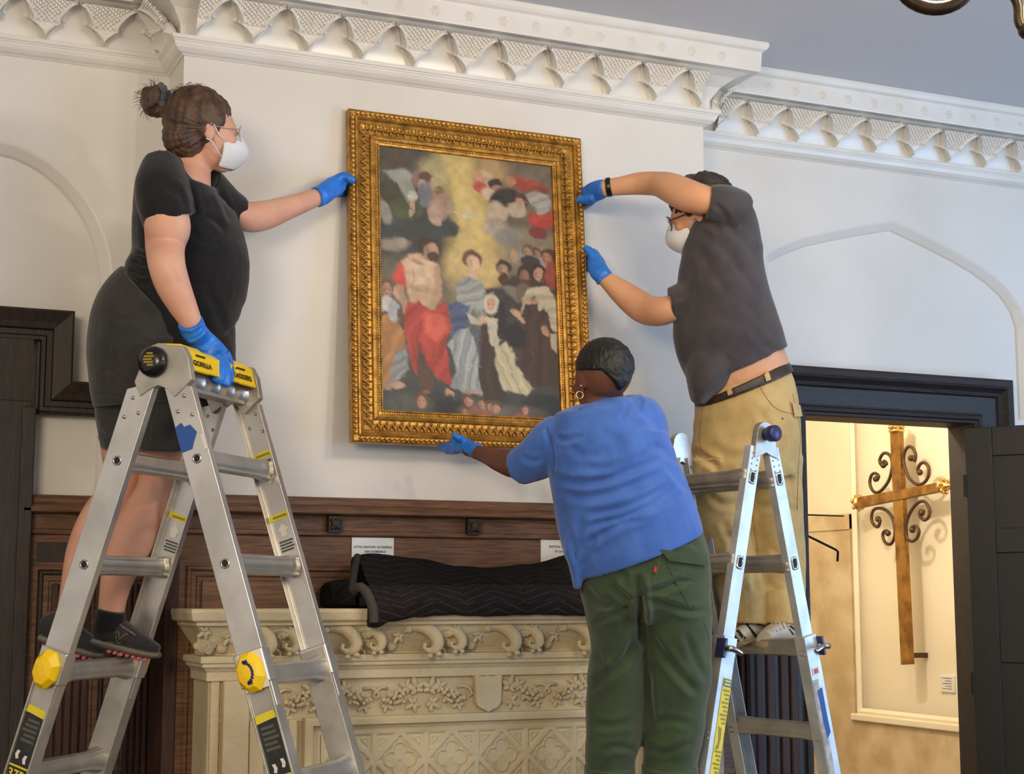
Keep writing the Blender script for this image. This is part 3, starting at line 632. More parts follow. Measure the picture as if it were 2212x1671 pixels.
# strip of leaves down the jamb
for s in (-1,1):
    for k in range(9): put(LV,fc+s*.700,-.214,1.13-k*.075,(-1.2 if k%2 else 1.9),.8)
# shield
m_=MB(); shp=[(-.048,.058),(-.02,.052),(0,.054),(.02,.052),(.048,.058)]+[(.046,.0),(.044,-.030),(.034,-.046),(.014,-.054),(0,-.062),(-.014,-.054),(-.034,-.046),(-.044,-.030),(-.046,0)]
m_.plate(shp[::-1],[],lambda x,z,t:Vector((shx+x*.98,-.205-t,1.246+z)),0,.038); so=m_.build('shield',STONE); bev(so,.008,3,.5); adopt(mroot,[so])
for o in (LF,LV,FLW,FRU,GRP,TEN): bpy.data.objects.remove(o)
# ================= PLACARDS =================
CARD=mat('placard_white',(222,220,214),.25,spec=.6); INK=mat('print_ink',(92,90,88),.6); BRASS=mat('brass_pin',(150,120,60),.3,.9)
def text(body,size,loc,rot,m,parent=None,name='lettering',align='CENTER',ex=.0002,bold=0.,M=None,sx=1.):
    c=bpy.data.curves.new(name,'FONT'); c.body=body; c.size=size; c.extrude=ex; c.align_x=align; c.align_y='CENTER'; c.offset=bold; c.space_line=1.05
    t=bpy.data.objects.new('tmp',c); COL.objects.link(t); dg=bpy.context.evaluated_depsgraph_get(); me=bpy.data.meshes.new_from_object(t.evaluated_get(dg)); bpy.data.objects.remove(t)
    me.materials.clear(); me.materials.append(m); o=bpy.data.objects.new(name,me); COL.objects.link(o)
    if M is not None: o.matrix_world=M@Matrix.Diagonal((sx,1,1,1))
    else: o.location=loc; o.rotation_euler=rot; o.scale=(sx,1,1)
    return o
def placard(p0,p1,lines,label,ang=0):
    a=W(*p0,-.014); b=W(*p1,-.014); c=(a+b)/2; r=thing('placard',(c.x,-.010,b.z),label,'sign','placards pinned to the panelling')
    del r['group']
    o=[bev(MB().box((a.x,-.012,b.z),(b.x,-.006,a.z)).build('plate',CARD),.001)]
    for (t,dx,z,s) in lines: o.append(text(t,s,(a.x+dx*(b.x-a.x),-.0123,a.z+(b.z-a.z)*z),(math.pi/2,0,0),INK,bold=.0004))
    for sx in (.05,.95):
        for sz in (.07,.93): o.append(MB().ell((a.x+sx*(b.x-a.x),-.012,a.z+(b.z-a.z)*sz),(.0016,.0015,.0016),6,4).build('pin',BRASS,None,True))
    adopt(r,o); return r
placard((761,1160),(851,1222),[('LITTLE ORATORY ALTARPIECE',.5,.34,.0098),('SAN DOMENICO',.56,.50,.0098),('GIFT OF A COLLECTOR',.51,.66,.0098)],'white lettered placard on the panelling above the left end of the quilted blankets')
placard((1169,1165),(1262,1226),[('MYSTICAL MARRIAGE OF',.52,.25,.0098),('ST CATHERINE',.52,.42,.0098),('GIFT OF THE',.48,.70,.0098)],'white lettered placard half hidden behind the blue t-shirt')
# ================= MOVING BLANKETS =================
def quiltmat(name,base,line):
    m=mat(name,base,.85,col2=tuple(int(c*.82) for c in base),scale=30,bump=.002,bscale=140,sheen=.0,spec=.2); nt=m.node_tree; b=nt.nodes['Principled BSDF']
    tc=nt.nodes.new('ShaderNodeTexCoord'); sp=nt.nodes.new('ShaderNodeSeparateXYZ'); nt.links.new(tc.outputs['UV'],sp.inputs[0])
    def mth(op,a,bv=None):
        n=nt.nodes.new('ShaderNodeMath'); n.operation=op
        for i,v in enumerate((a,bv)):
            if v is None: continue
            if isinstance(v,(int,float)): n.inputs[i].default_value=v
            else: nt.links.new(v,n.inputs[i])
        return n.outputs[0]
    tri=mth('PINGPONG',sp.outputs[0],.105); val=mth('ADD',mth('MULTIPLY',tri,.42),sp.outputs[1]); fr=mth('PINGPONG',val,.0145)
    ln=mth('LESS_THAN',fr,.0010); mx=nt.nodes.new('ShaderNodeMix'); mx.data_type='RGBA'
    src=b.inputs['Base Color'].links[0].from_socket; nt.links.new(ln,mx.inputs[0]); nt.links.new(src,mx.inputs[6]); mx.inputs[7].default_value=(line,line*.92,line*.86,1); nt.links.new(mx.outputs[2],b.inputs['Base Color'])
    return m
QB=quiltmat('quilted_black_cloth',(24,22,21),.035); QG=quiltmat('quilted_charcoal_cloth',(38,34,33),.07)
def quilt(name,stations,m,label,n=56,sub=70):
    """stations: list of (X, [(y,z) closed loop control points])"""
    K=len(stations); loops=[]
    for X,lp in stations:
        c=crv(lp+[lp[0]],8); c=np.array(c); seg=np.r_[0,np.cumsum(np.hypot(*np.diff(c,axis=0).T))]; s=np.linspace(0,seg[-1],n,endpoint=False)
        loops.append((X,np.c_[np.interp(s,seg,c[:,0]),np.interp(s,seg,c[:,1])],s))
    V=[];UVs=[]
    for i in range(sub+1):
        t=i/sub*(K-1); a=min(int(t),K-2); f=t-a; f=f*f*(3-2*f); X=loops[a][0]*(1-f)+loops[a+1][0]*f if True else 0
        X=np.interp(i/sub*(K-1),range(K),[l[0] for l in loops])
        L=loops[a][1]*(1-f)+loops[a+1][1]*f; S=loops[a][2]*(1-f)+loops[a+1][2]*f
        cen=L.mean(0)
        for j in range(n):
            y,z=L[j]; v=S[j]; tri=abs(((X/.21)%1)-.5)*2*.105; q=((tri*.42+v)/.029)%1; pf=-.0028*math.exp(-((q-.5)/.16)**2)+.0035*noise.noise(Vector((X*9,y*14,z*14)))
            d=np.array([y,z])-cen; d=d/(np.linalg.norm(d)+1e-9); V.append((X,y+d[0]*pf,z+d[1]*pf)); UVs.append((X,v))
    Fa=[(i*n+j,i*n+(j+1)%n,(i+1)*n+(j+1)%n,(i+1)*n+j) for i in range(sub) for j in range(n)]+[tuple(range(n)),tuple(sub*n+j for j in range(n))[::-1]]
    o=mk(name,V,Fa,m,None,True); uv=o.data.uv_layers.new(name='UVMap')
    for lp in o.data.loops: uv.data[lp.index].uv=UVs[lp.vertex_index]
    tag(o,label,'blanket'); return o
zz=lambda x,y,Y: W(x,y,Y).z
XX=lambda x,y,Y: W(x,y,Y).x
def upper(px,top,bot,yb=-.09,yf=-.19):
    return (XX(px,top,yb),[(yb+.04,1.522),(yb+.05,zz(px,top,yb)-.03),(yb+.015,zz(px,top,yb)),(yb-.03,zz(px,top,yb)-.006),(yf-.0,zz(px,bot,yf)+.035),(yf-.045,zz(px,bot,yf)),(yf-.03,1.525)])
q1_=quilt('moving_blanket',[upper(768,1199,1268),upper(800,1196,1268),upper(900,1206,1266),upper(1000,1222,1262),upper(1050,1226,1262),upper(1140,1218,1264),upper(1250,1196,1266),upper(1340,1194,1268)],QB,'black quilted moving blanket folded at the back on top of the mantel shelf')
def lower(px,top,bot,yf=-.345,yb=-.245):
    zb=zz(px,bot,yf); zt=zz(px,top,-.27)
    zin=max(zb,1.524) if zb>1.522 else zb
    if zb<1.52: lp=[(yb,1.524),(yb,zt-.02),(-.268,zt+.004),(-.31,zt-.012),(yf,zt-.05),(yf-.012,(zb+zt)/2),(yf-.004,zb+.012),(yf+.012,zb),(yf+.026,zb+.012),(-.323,1.50),(-.315,1.524),(-.26,1.524)]
    else: lp=[(yb,1.524),(yb,zt-.02),(-.268,zt+.002),(-.30,zt-.012),(yf+.01,zt-.035),(yf+.006,zt-.055),(yf+.012,1.54),(yf+.02,1.527),(-.322,1.526),(-.318,1.525),(-.30,1.524),(-.26,1.524)]
    return (XX(px,bot,yf),lp)
q2_=quilt('moving_blanket',[lower(798,1272,1354),lower(812,1268,1356),lower(850,1267,1343),lower(900,1265,1334),lower(980,1265,1329),lower(1060,1264,1331),lower(1140,1264,1328),lower(1260,1266,1330),lower(1340,1268,1330)],QG,'charcoal quilted moving blanket hanging over the front edge of the mantel shelf')
def stub(px,t,b,yf=-.16,yb=-.03): return (XX(px,t,yf),[(yb,1.524),(yb,zz(px,t,yf)-.02),(yb-.03,zz(px,t,yf)),(yf+.01,zz(px,t,yf)-.004),(yf-.004,zz(px,t,yf)-.03),(yf-.004,1.535),(yf+.01,1.524)])
quilt('moving_blanket',[stub(717,1262,1306),stub(724,1256,1306),stub(745,1252,1306),stub(768,1250,1306)],QB,'small black folded end of quilted blanket lying leftmost on the mantel shelf',40,24)
# rolled hems of the front blanket
mb=MB(); pts=[P(x,y,W(x,y,yy).length and (W(x,y,yy)-CAM).dot(FW)) for x,y,yy in [(762,1272,-.26),(780,1268,-.31),(795,1285,-.34),(806,1315,-.352),(808,1345,-.355)]]
mb.tube([Vector(v) for v in crv(pts,5)],.015,10); h1=mb.build('hem_roll',QG,None,True); h1.parent=q2_
mb=MB(); pts=[P(x,y,(W(x,y,yy)-CAM).dot(FW)) for x,y,yy in [(772,1202,-.13),(766,1230,-.20),(762,1262,-.25),(768,1284,-.28)]]
mb.tube([Vector(v) for v in crv(pts,5)],.012,10); h2=mb.build('hem_roll',QB,None,True); h2.parent=q1_
# ================= CROSS IN THE PASSAGE =================
XC=4.99
cp=lambda x,y,t=0.: (lambda p:Vector((XC-t,p.y,p.z)))(W(x,y,XC,0))
croot=thing('wall_cross',cp(1963,1436),'tall gilded iron cross with dark scroll work mounted on the cream passage wall','cross')
GIL=mat('worn_gilded_iron',(168,124,58),.42,.55,col2=(120,82,36),scale=14,bump=.001,bscale=60); IRON=mat('brown_wrought_iron',(84,62,44),.5,.5); GLD2=mat('bright_brass',(214,180,110),.22,.9)
cr=[]
def bar(name,q,m=GIL,t=.03):
    mb=MB(); mb.plate([(p[0],p[1]) for p in q],[],lambda x,y,tt:cp(x,y,tt),0,t); o=mb.build(name,m); bev(o,.003); return o
cr.append(bar('vertical_bar',[(1932,933),(1952,933),(1976,1434),(1956,1435)]))
cr.append(bar('cross_bar',[(1864,1074),(2039,1042),(2039,1062),(1864,1097)],t=.036))
def scroll(c1,mid,c2):
    """C-scroll with two spiral ends, pixel coordinates"""
    mb=MB(); mb.tube([cp(x,y,.015) for x,y in crv(c1,7)],[.0085]*(7*(len(c1)-1)+1),8)
    for e in (c1[0],c1[-1]): mb.ell(cp(e[0],e[1],.015),(.016,.016,.016),8,6)
    return mb.build('scroll',IRON,None,True)
q=lambda L:[(1780+x/4.916,900+y/4.916) for x,y in L]
cr.append(scroll(q([(655,515),(690,500),(665,470),(630,505),(618,455),(650,395),(700,390),(740,440),(748,540),(715,670),(650,765),(590,805),(540,780),(512,700),(530,620),(570,600),(605,630),(590,670),(575,660)]),0,0))
cr.append(scroll(q([(950,440),(965,425),(985,440),(990,470),(998,400),(965,330),(920,320),(885,370),(870,460),(895,570),(940,660),(1010,715),(1080,705),(1130,640),(1138,550),(1100,490),(1050,500),(1022,560),(1045,590)]),0,0))
cr.append(scroll(q([(600,1085),(620,1100),(600,1165),(560,1150),(530,1090),(545,1000),(600,970),(680,990),(745,1060),(775,1160),(775,1270),(740,1345),(690,1345),(655,1290),(655,1230),(690,1210),(705,1235)]),0,0))
cr.append(scroll(q([(1065,1020),(1085,1000),(1050,1000),(1045,1050),(1090,1095),(1140,1060),(1145,980),(1100,905),(1040,905),(970,970),(915,1080),(895,1190),(910,1290),(960,1320),(1010,1290),(1035,1220),(1005,1165),(960,1170),(965,1200)]),0,0))
def finial(c,d,s=1.):
    mb=MB(); d=Vector(d)
    mb.lathe(c,d,[(0,.040*s),(.012*s,.044*s),(.016*s,.030*s),(.03*s,.026*s),(.05*s,.012*s),(.075*s,.004)],10)
    for k in range(6):
        a=k*math.pi/3; o1=d.orthogonal().normalized(); o2=d.cross(o1); p=Vector(c)+(o1*math.cos(a)+o2*math.sin(a))*.036*s+d*.028*s; mb.ell(p,(.012*s,)*3,6,5)
    return mb.build('finial',GLD2,None,True)
cr.append(finial(cp(1864,1085,.015),(0,1,-.03),.95)); cr.append(finial(cp(1942,934,.015),(0,0,1),.95)); cr.append(finial(cp(2040,1050,.015),(0,-1,.0),.9))
for (x,y) in ((1942,1066),(1964,1415)): 
    a=cp(x,y,0); cr.append(MB().box((XC-.002,a.y-.012,a.z-.012),(SX+.046,a.y+.012,a.z+.012)).build('bracket',IRON))
adopt(croot,cr)
# small card right of cross, rod and hook in the passage
a=W(2030,1458,SX+.035,0); b=W(2062,1496,SX+.035,0); c1=thing('wall_card',((SX+.04),(a.y+b.y)/2,b.z),'small cream caption card beside the foot of the cross','sign')
o=[bev(MB().box((SX+.036,b.y,b.z),(SX+.046,a.y,a.z)).build('card',CARD),.001)]
for k in range(5): 
    z=a.z-(a.z-b.z)*(.15+.16*k); o.append(MB().box((SX+.0352,b.y+.02,z-.0015),(SX+.0362,a.y-.02-.02*(k%2),z+.0015)).build('print_line',INK))
adopt(c1,o)
IR2=mat('black_iron',(24,20,18),.4,.7)
Dr=5.95
hp=[Vector((3.095,P(1728,1130,6.75).y,P(1728,1128,6.75).z)),P(1728,1146,6.75),P(1745,1157,6.75),P(1806,1187,6.75),P(1810,1191,6.75),P(1809,1212,6.75)]
tag(MB().tube(hp,.0052,8).build('iron_hook',IR2,None,True),'thin bent black iron rod hanging in the doorway left side','hook')
tag(MB().tube([Vector((3.095,P(1725,1111,6.85).y,P(1725,1111,6.85).z)),P(1725,1111,6.85),P(1822,1114,7.0)],.004,8).build('iron_rod',IR2,None,True),'thin straight horizontal dark rod above the bent iron rod','rod')
# ================= CHANDELIER =================
CC=P(2520,-150,3.3); BRZ=mat('dark_bronze',(74,62,46),.38,.75,col2=(48,40,30),scale=14)
chr_=thing('chandelier',CC,'dark bronze chandelier with curling arms at the top right corner','chandelier'); co=[]
co.append(MB().lathe(CC+Vector((0,0,-.16)),(0,0,1),[(0,.005),(.02,.03),(.06,.05),(.1,.03),(.16,.045),(.24,.06),(.28,.02),(.34,.018),(CT-CC.z+.16-.03,.012),(CT-CC.z+.16-.02,.06),(CT-CC.z+.155,.06)],20).build('stem',BRZ,None,True))
HR=Vector((RT.x,RT.y,0)).normalized(); HF=Vector((-HR.y,HR.x,0))
BULB=mat('warm_bulb',(255,236,200),.4,emit=((255,214,150),4.))
for k,dr in enumerate((-HR,HR,HF,-HF)):
    def Q(px,py): return CC+dr*((2520-px)*3.3/F)+Vector((0,0,(-150-py)*3.3/F))
    m_=MB(); m_.tube([Vector(v) for v in crv([Q(2500,-120),Q(2420,-10),Q(2330,60),Q(2230,82),Q(2195,60),Q(2190,10),Q(2150,-60),Q(2100,-90)],5)],[.011]*36,8)
    m_.ell(Q(2212,74),(.022,.022,.020),10,8)
    cir=[Q(2015+82*math.cos(a),-48+74*math.sin(a)) for a in [math.pi*(-.25+1.65*i/26) for i in range(27)]]
    m_.tube(cir,[.011+.004*math.sin(math.pi*i/26) for i in range(27)],10)
    co.append(m_.build('arm',BRZ,None,True))
    co.append(MB().lathe(Q(2015,-122),(0,0,1),[(0,.01),(.006,.05),(.012,.05),(.016,.016),(.11,.014),(.112,.012)],14).build('candle_cup',BRZ,None,True))
    co.append(MB().ell(Q(2015,-122)+Vector((0,0,.14)),(.016,.016,.034),10,8).build('bulb',BULB,None,True))
adopt(chr_,co)
# ================= LADDERS =================
ALU=mat('brushed_aluminium',(214,210,202),.34,.80,col2=(190,186,178),scale=7,stretch=(1,1,1),bump=.0006,bscale=50)
ALUD=mat('dull_aluminium',(192,186,174),.42,.70,col2=(164,158,146),scale=9,bump=.0006,bscale=50)
ALUB=mat('worn_pale_aluminium',(212,214,214),.42,.45,col2=(184,186,186),scale=12,bump=.0005,bscale=60)
YEL=mat('yellow_plastic',(250,206,10),.38,spec=.5); YLAB=mat('yellow_label',(226,208,40),.5); BLAB=mat('black_label',(26,26,24),.45,col2=(40,40,37),scale=60); BLK=mat('black_plastic',(20,20,20),.22)
WHL=mat('white_label',(226,220,208),.5); REDL=mat('red_label',(190,34,40),.4); BLUT=mat('blue_tape',(38,84,160),.6,bump=.001,bscale=40); BLUP=mat('navy_plastic',(40,44,92),.35); OLI=mat('olive_print',(150,134,20),.5); GRYP=mat('grey_print',(84,82,74),.6)
CHR=mat('polished_steel',(190,188,186),.15,1.); DKH=mat('rung_hole_dark',(30,22,16),.7)
class Ladder:
    def __init__(s,A,az,phi,e,a0,L,wd,label,name,alu,depth=.028,sp=.305):
        s.sp=sp
        s.A=A; s.R=Vector((math.sin(az),math.cos(az),0)); s.S=Vector((math.cos(az),-math.sin(az),0)); s.phi=phi; s.e=e; s.a0=a0; s.L=L; s.wd=wd; s.dp=depth
        s.T=A.z/math.cos(phi); s.root=thing(name,Vector((A.x,A.y,0))+s.R*L/2,label,'ladder'); s.o=[]; s.alu=alu
    def ax(s,sg): d=s.S*(sg*math.sin(s.phi))-Vector((0,0,math.cos(s.phi))); w=s.S*(sg*math.cos(s.phi))+Vector((0,0,math.sin(s.phi))); return d,w
    def p(s,sg,t,w,r): d,W_=s.ax(sg); return s.A+d*t+W_*(s.e+w)+s.R*r
    def ext(s,name,sg,prof,t0,t1,m,b=.0015,cut=0.):   # prof in (w,r) closed, extruded along the rail
        n=len(prof); V=[s.p(sg,t0+cut*(w),w,r) for w,r in prof]+[s.p(sg,t1,w,r) for w,r in prof]
        Fa=[(i,(i+1)%n,n+(i+1)%n,n+i) for i in range(n)]+[tuple(range(n))[::-1],tuple(range(n,2*n))]
        mb=MB(); mb.add(V,Fa); o=mb.build(name,m); bev(o,b,2,.5); s.o.append(o); return o
    def stile(s,name,sg,near,t0,t1,wd,r0,dp,m,out=False,cut=0.):
        h=wd/2; th=.003
        if near: r_=lambda q:r0+q
        else: r_=lambda q:s.L-r0-q
        if not out: pr=[(-h,0),(h,0),(h,dp),(h-th,dp),(h-th,th),(-h+th,th),(-h+th,dp),(-h,dp)]
        else: pr=[(-h,0),(-h+.006,0),(-h+.006,.006),(h-.006,.006),(h-.006,0),(h,0),(h,dp),(-h,dp)]
        pr=[(w,r_(q)) for w,q in pr]
        return s.ext(name,sg,pr,t0,t1,m,.0012,cut)
    def rung(s,sg,t,r0,r1,m,hh=.029,dd=.019,name='rung'):
        # ribbed D section, long axis vertical (Z), swept along R
        c0=s.p(sg,t,0,0); X=s.S*sg; Z=Vector((0,0,1)); mb=MB(); n=40; V=[]
        def ring(r,sc):
            out=[]
            for k in range(n):
                a=2*math.pi*k/n; ca,sa=math.cos(a),math.sin(a); rr=1+.07*math.cos(a*8)
                x=dd*math.copysign(abs(ca)**.6,ca)*rr; z=hh*math.copysign(abs(sa)**.6,sa)*rr*sc
                out.append(c0+s.R*r+X*x*sc+Z*z)
            return out
        fl=1.32 if hh>.0295 else 1.06
        rs=[(r0,fl),(r0+.03,fl*.98),(r0+.10,.9),(r1-.10,.9),(r1-.03,fl*.98),(r1,fl)]
        for r,sc in rs: V+=ring(r,sc)
        Fa=[(i*n+k,i*n+(k+1)%n,(i+1)*n+(k+1)%n,(i+1)*n+k) for i in range(len(rs)-1) for k in range(n)]+[tuple(range(n))[::-1],tuple((len(rs)-1)*n+k for k in range(n))]
        mb.add(V,Fa); o=mb.build(name,m,None,True); s.o.append(o); return o
    def eyelet(s,sg,t,r=-.002,rad=.0095,sq=False,near=True):
        c=s.p(sg,t,0,0) if near else s.p(sg,t,0,s.L); ax=-s.R if near else s.R
        mb=MB(); d,W_=s.ax(sg); n=20; V=[];Fa=[]
        for (rr,h) in ((rad*1.45,.0),(rad*1.4,.003),(rad,.0035),(rad*.9,.0)):
            for k in range(n):
                a=2*math.pi*k/n; ca,sa=math.cos(a),math.sin(a)
                if sq: ca=math.copysign(abs(ca)**.45,ca)*.75; sa=math.copysign(abs(sa)**.45,sa)*1.25
                V.append(c+ax*h+W_*(rr*ca)+d*(rr*sa))
        for i in range(3):
            for k in range(n): Fa.append((i*n+k,i*n+(k+1)%n,(i+1)*n+(k+1)%n,(i+1)*n+k))
        mb.add(V,Fa); o=mb.build('eyelet',CHR,None,True); s.o.append(o)
        mb=MB(); V=[c+ax*.0012+W_*(rad*.95*(math.cos(2*math.pi*k/n) if not sq else math.copysign(abs(math.cos(2*math.pi*k/n))**.45,math.cos(2*math.pi*k/n))*.75))+d*(rad*.95*(math.sin(2*math.pi*k/n) if not sq else math.copysign(abs(math.sin(2*math.pi*k/n))**.45,math.sin(2*math.pi*k/n))*1.25)) for k in range(n)]
        mb.add(V,[tuple(range(n))]); s.o.append(mb.build('eyelet_hole',DKH))
    def lab(s,name,sg,t0,t1,w0,w1,m,near=True,r=-.0012,inner=False,pts=None,th=.0009):
        rr=r if near else s.L-r
        if pts is None: pts=[(t0,w0),(t0,w1),(t1,w1),(t1,w0)]
        sd=1 if near else -1
        mb=MB(); n=len(pts); V=[s.p(sg,t,w,rr) for t,w in pts]+[s.p(sg,t,w,rr+th*sd) for t,w in pts]
        mb.add(V,[tuple(range(n)),tuple(range(n,2*n))[::-1]]+[(i,(i+1)%n,n+(i+1)%n,n+i) for i in range(n)]); o=mb.build(name,m); s.o.append(o); return o
    def txt(s,body,size,sg,t,w,m,r=-.0022,inner=False,vert=False,sx=1.):
        d,W_=s.ax(sg); X=W_*sg; Y=-d; N=-s.R
        if X.cross(Y).dot(N)<0: X=-X
        M=Matrix((X,Y,N)).transposed().to_4x4(); M.translation=s.p(sg,t,w,r); s.o.append(text(body,size,None,None,m,M=M,bold=size*.02,sx=sx))
    def finish(s): adopt(s.root,s.o)
# ---- left ladder, yellow fittings ----
A1=P(345,782,4.303)
l1=Ladder(A1,.7053,.3133,.033,.291,.438,.078,'grey aluminium articulated ladder with yellow top tray and yellow lock knobs, left','folding_ladder',ALU,sp=.2959)
tl=l1.a0+2*.2959
for sg in (-1,1):
    for near in (True,False):
        l1.stile('stile',sg,near,.075,tl+.10,.078,0.,.028,ALU,cut=.55)
        l1.stile('lower_stile',sg,near,tl-.045,l1.T-.02,.074,-.010,.050,ALUD,out=True)
        l1.ext('rubber_foot',sg,[(w,(r if near else l1.L-r)) for w,r in ((-.042,-.014),(.042,-.014),(.042,.044),(-.042,.044))],l1.T-.05,l1.T-.0105*1-.003,BLK,.004)
        # sleeve at the lock
        l1.ext('sleeve',sg,[(w,(r if near else l1.L-r)) for w,r in ((-.043,-.013),(.043,-.013),(.043,.036),(-.043,.036))],tl-.055,tl+.035,ALU,.004)
        # faceted yellow knob on outside face
        d,W_=l1.ax(sg); c=l1.p(sg,tl+.0,.0,-.013 if near else l1.L+.013); ax=-l1.R if near else l1.R
        V=[];n=8
        for (rr,h) in ((.046,.0),(.046,.012),(.034,.030),(.012,.034)):
            for k in range(n):
                a=2*math.pi*(k+.5)/n; V.append(c+ax*h+W_*(rr*.86*math.cos(a))+d*(rr*1.22*math.sin(a)))
        Fa=[(i*n+k,i*n+(k+1)%n,(i+1)*n+(k+1)%n,(i+1)*n+k) for i in range(3) for k in range(n)]+[tuple(range(n))[::-1],tuple(3*n+k for k in range(n))]
        mb=MB(); mb.add(V,Fa); o=mb.build('lock_knob',YEL); bev(o,.002); l1.o.append(o)
        for k,(tt,ww) in enumerate(((.115,.012),(.150,-.018),(.172,.020))):
            c=l1.p(sg,tt,ww,-.001 if near else l1.L+.001); M=None; l1.o.append(MB().ell(c,(.0055,.0055,.0055),8,6).build('rivet',CHR,None,True))
            c=l1.p(sg,tt+.002,ww,.0035 if near else l1.L-.0035); l1.o.append(MB().ell(c,(.005,.005,.005),8,6).build('rivet',CHR,None,True))
    for k in range(2):
        l1.rung(sg,l1.a0+l1.sp*k,.004,l1.L-.004,ALU)
        l1.eyelet(sg,l1.a0+l1.sp*k); l1.eyelet(sg,l1.a0+l1.sp*k,near=False)
    for k in range(2,6): l1.rung(sg,l1.a0+l1.sp*k+(.0 if k>2 else .01),-.004,l1.L+.004,ALUD if sg<0 else ALU,.030,.022)
# hinges, black hub, tray, tube
Zv=Vector((0,0,1))
for near in (True,False):
    r0=-.004 if near else l1.L-.022
    prof=[(.062*math.cos(a),.060*math.sin(a)) for a in [math.pi*(-.02+1.04*i/14) for i in range(15)]]
    prof=[(.100,-.052),(.088,.010),(.070,.042)]+[(.050*math.cos(a),.052*math.sin(a)) for a in [math.pi*(.35+.6*i/8) for i in range(9)]]+[(-.074,-.052),(-.056,-.092),(-.030,-.076),(.0,-.064),(.030,-.076),(.050,-.098)]
    mb=MB(); mb.plate(prof,[],lambda x,z,t:A1+l1.S*x+Zv*z+l1.R*t,r0,r0+.026); o=mb.build('hinge_plate',ALUD); bev(o,.004,3); l1.o.append(o)
    ax=-l1.R if near else l1.R; c=A1+l1.S*-.014+(Vector() if near else l1.R*l1.L)
    o=MB().lathe(c,ax,[(0,.043),(.012,.043),(.024,.040),(.032,.031),(.036,.017),(.0365,.002)],28).build('hub_knob',BLK,None,True); l1.o.append(o)
    if near:
        for (zz_,x0,x1) in ((.020,-.006,.012),(.012,-.014,.016),(.004,-.016,.010),(-.004,-.014,.014),(-.012,-.004,.014)):
            m_=MB().obox(c+ax*.0368+l1.S*((x0+x1)/2)+Zv*zz_,l1.S,Zv,ax,(x1-x0)/2,.0026,.0008); l1.o.append(m_.build('hub_emblem',OLI))
tp=[(-.040,.006),(-.040,.050),(-.020,.057),(.050,.052),(.074,.034),(.090,-.020),(.084,-.024),(.066,.024),(.046,.040),(-.028,.042),(-.030,.006)]
n=len(tp); r0,r1=.020,l1.L-.024
def trp(x,z,r): return A1+l1.S*x+Zv*z+l1.R*r
mb=MB(); n=len(tp); Vt=[]
for r,sc in ((r0,1),(r0+.10,1.0),(r0+.105,.9),(r1-.105,.9),(r1-.10,1.0),(r1,1)):
    Vt+=[trp(x*(1 if sc==1 else .98),z*sc,r) for x,z in tp]
Fa=[(i*n+k,i*n+(k+1)%n,(i+1)*n+(k+1)%n,(i+1)*n+k) for i in range(5) for k in range(n)]+[tuple(range(n))[::-1],tuple(5*n+k for k in range(n))]
mb.add(Vt,Fa); o=mb.build('tray',YEL); bev(o,.002,2,.5); l1.o.append(o)
o=MB().lathe(A1+l1.S*.034-Zv*.040+l1.R*.02,l1.R,[(0,.034),(.015,.034),(.016,.030),(.12,.030),(.122,.032),(.128,.032),(.130,.030),(.21,.030),(.212,.032),(.218,.032),(.22,.030),(.30,.030),(.302,.032),(.308,.032),(.31,.030),(l1.L-.05,.030),(l1.L-.049,.034),(l1.L-.04,.034)],20).build('hinge_tube',ALU,None,True); l1.o.append(o)
o=MB().obox(A1-Zv*.064+l1.S*.03+l1.R*l1.L/2,l1.R,l1.S,Zv,l1.L/2-.03,.026,.006).build('hinge_bar',ALUD); l1.o.append(o)
fd=Vector(trp(.090,-.020,0)-trp(.074,.034,0)).normalized(); fnn=(l1.R.cross(-fd)).normalized()
if fnn.dot(-FW)<0: fnn=-fnn
M=Matrix((l1.R,-fd,l1.R.cross(-fd))).transposed().to_4x4()
mid=trp(.0855,.000,0)+M.to_3x3()@Vector((0,0,.0012))
for body,rr in (('GORILLA',.085),('LADDERS',l1.L-.105)):
    M.translation=mid+l1.R*rr; l1.o.append(text(body,.021,None,None,BLK,M=M,bold=.0006,sx=1.25))
for rr in (.085,l1.L-.105):
    l1.o.append(MB().obox(trp(.0775,.024,rr),l1.R,fd,fnn,.026,.0028,.002).build('tray_slot',BLK))
# labels
l1.lab('tape',1,.195,.262,-.039,.012,BLUT,pts=[(.190,-.039),(.182,-.018),(.196,-.012),(.196,.006),(.222,.020),(.245,.004),(.262,-.006),(.262,-.039)])
l1.lab('tape',1,0,0,0,0,WHL,pts=[(.232,.028),(.232,.040),(.275,.040),(.275,.030)],r=-.002)
for sg in (1,-1):     # inner labels on the far rails face the camera from inside the channel
    for (t_,arrow) in ((.235,1),(.425,-1)):
        rf=l1.L-.0035
        l1.o.append(l1.lab('warning_label',sg,0,0,0,0,YLAB,pts=[(t_,-.034),(t_-.004,.034),(t_+.014,.034),(t_+.018,-.034)],near=True,r=rf-.001)); l1.o.pop()
        l1.lab('print_line',sg,t_+.004,t_+.011,-.022,.022,OLI,near=True,r=rf-.0022)
        ta=t_+(.075 if arrow>0 else .050)
        l1.lab('arrow',sg,0,0,0,0,WHL,pts=[(ta-.018*arrow,-.010),(ta-.018*arrow,.010),(ta+.0*arrow,.010),(ta+.0*arrow,.020),(ta+.020*arrow,.0),(ta,-.020),(ta,-.010)],near=True,r=rf-.0012)
        for j in range(4):
            tb=t_+((.024+.009*j) if arrow>0 else (.080+.009*j)); l1.lab('print_line',sg,tb,tb+.005,-.024,.020-.004*(j%2),GRYP,near=True,r=rf-.0012)
l1.lab('warning_label',-1,l1.a0+.02,l1.a0+.04,-.01,.01,YLAB,pts=[(l1.a0-.008,-.0),(l1.a0-.008,.001),(l1.a0+.01,.001),(l1.a0+.01,0)],r=.05)
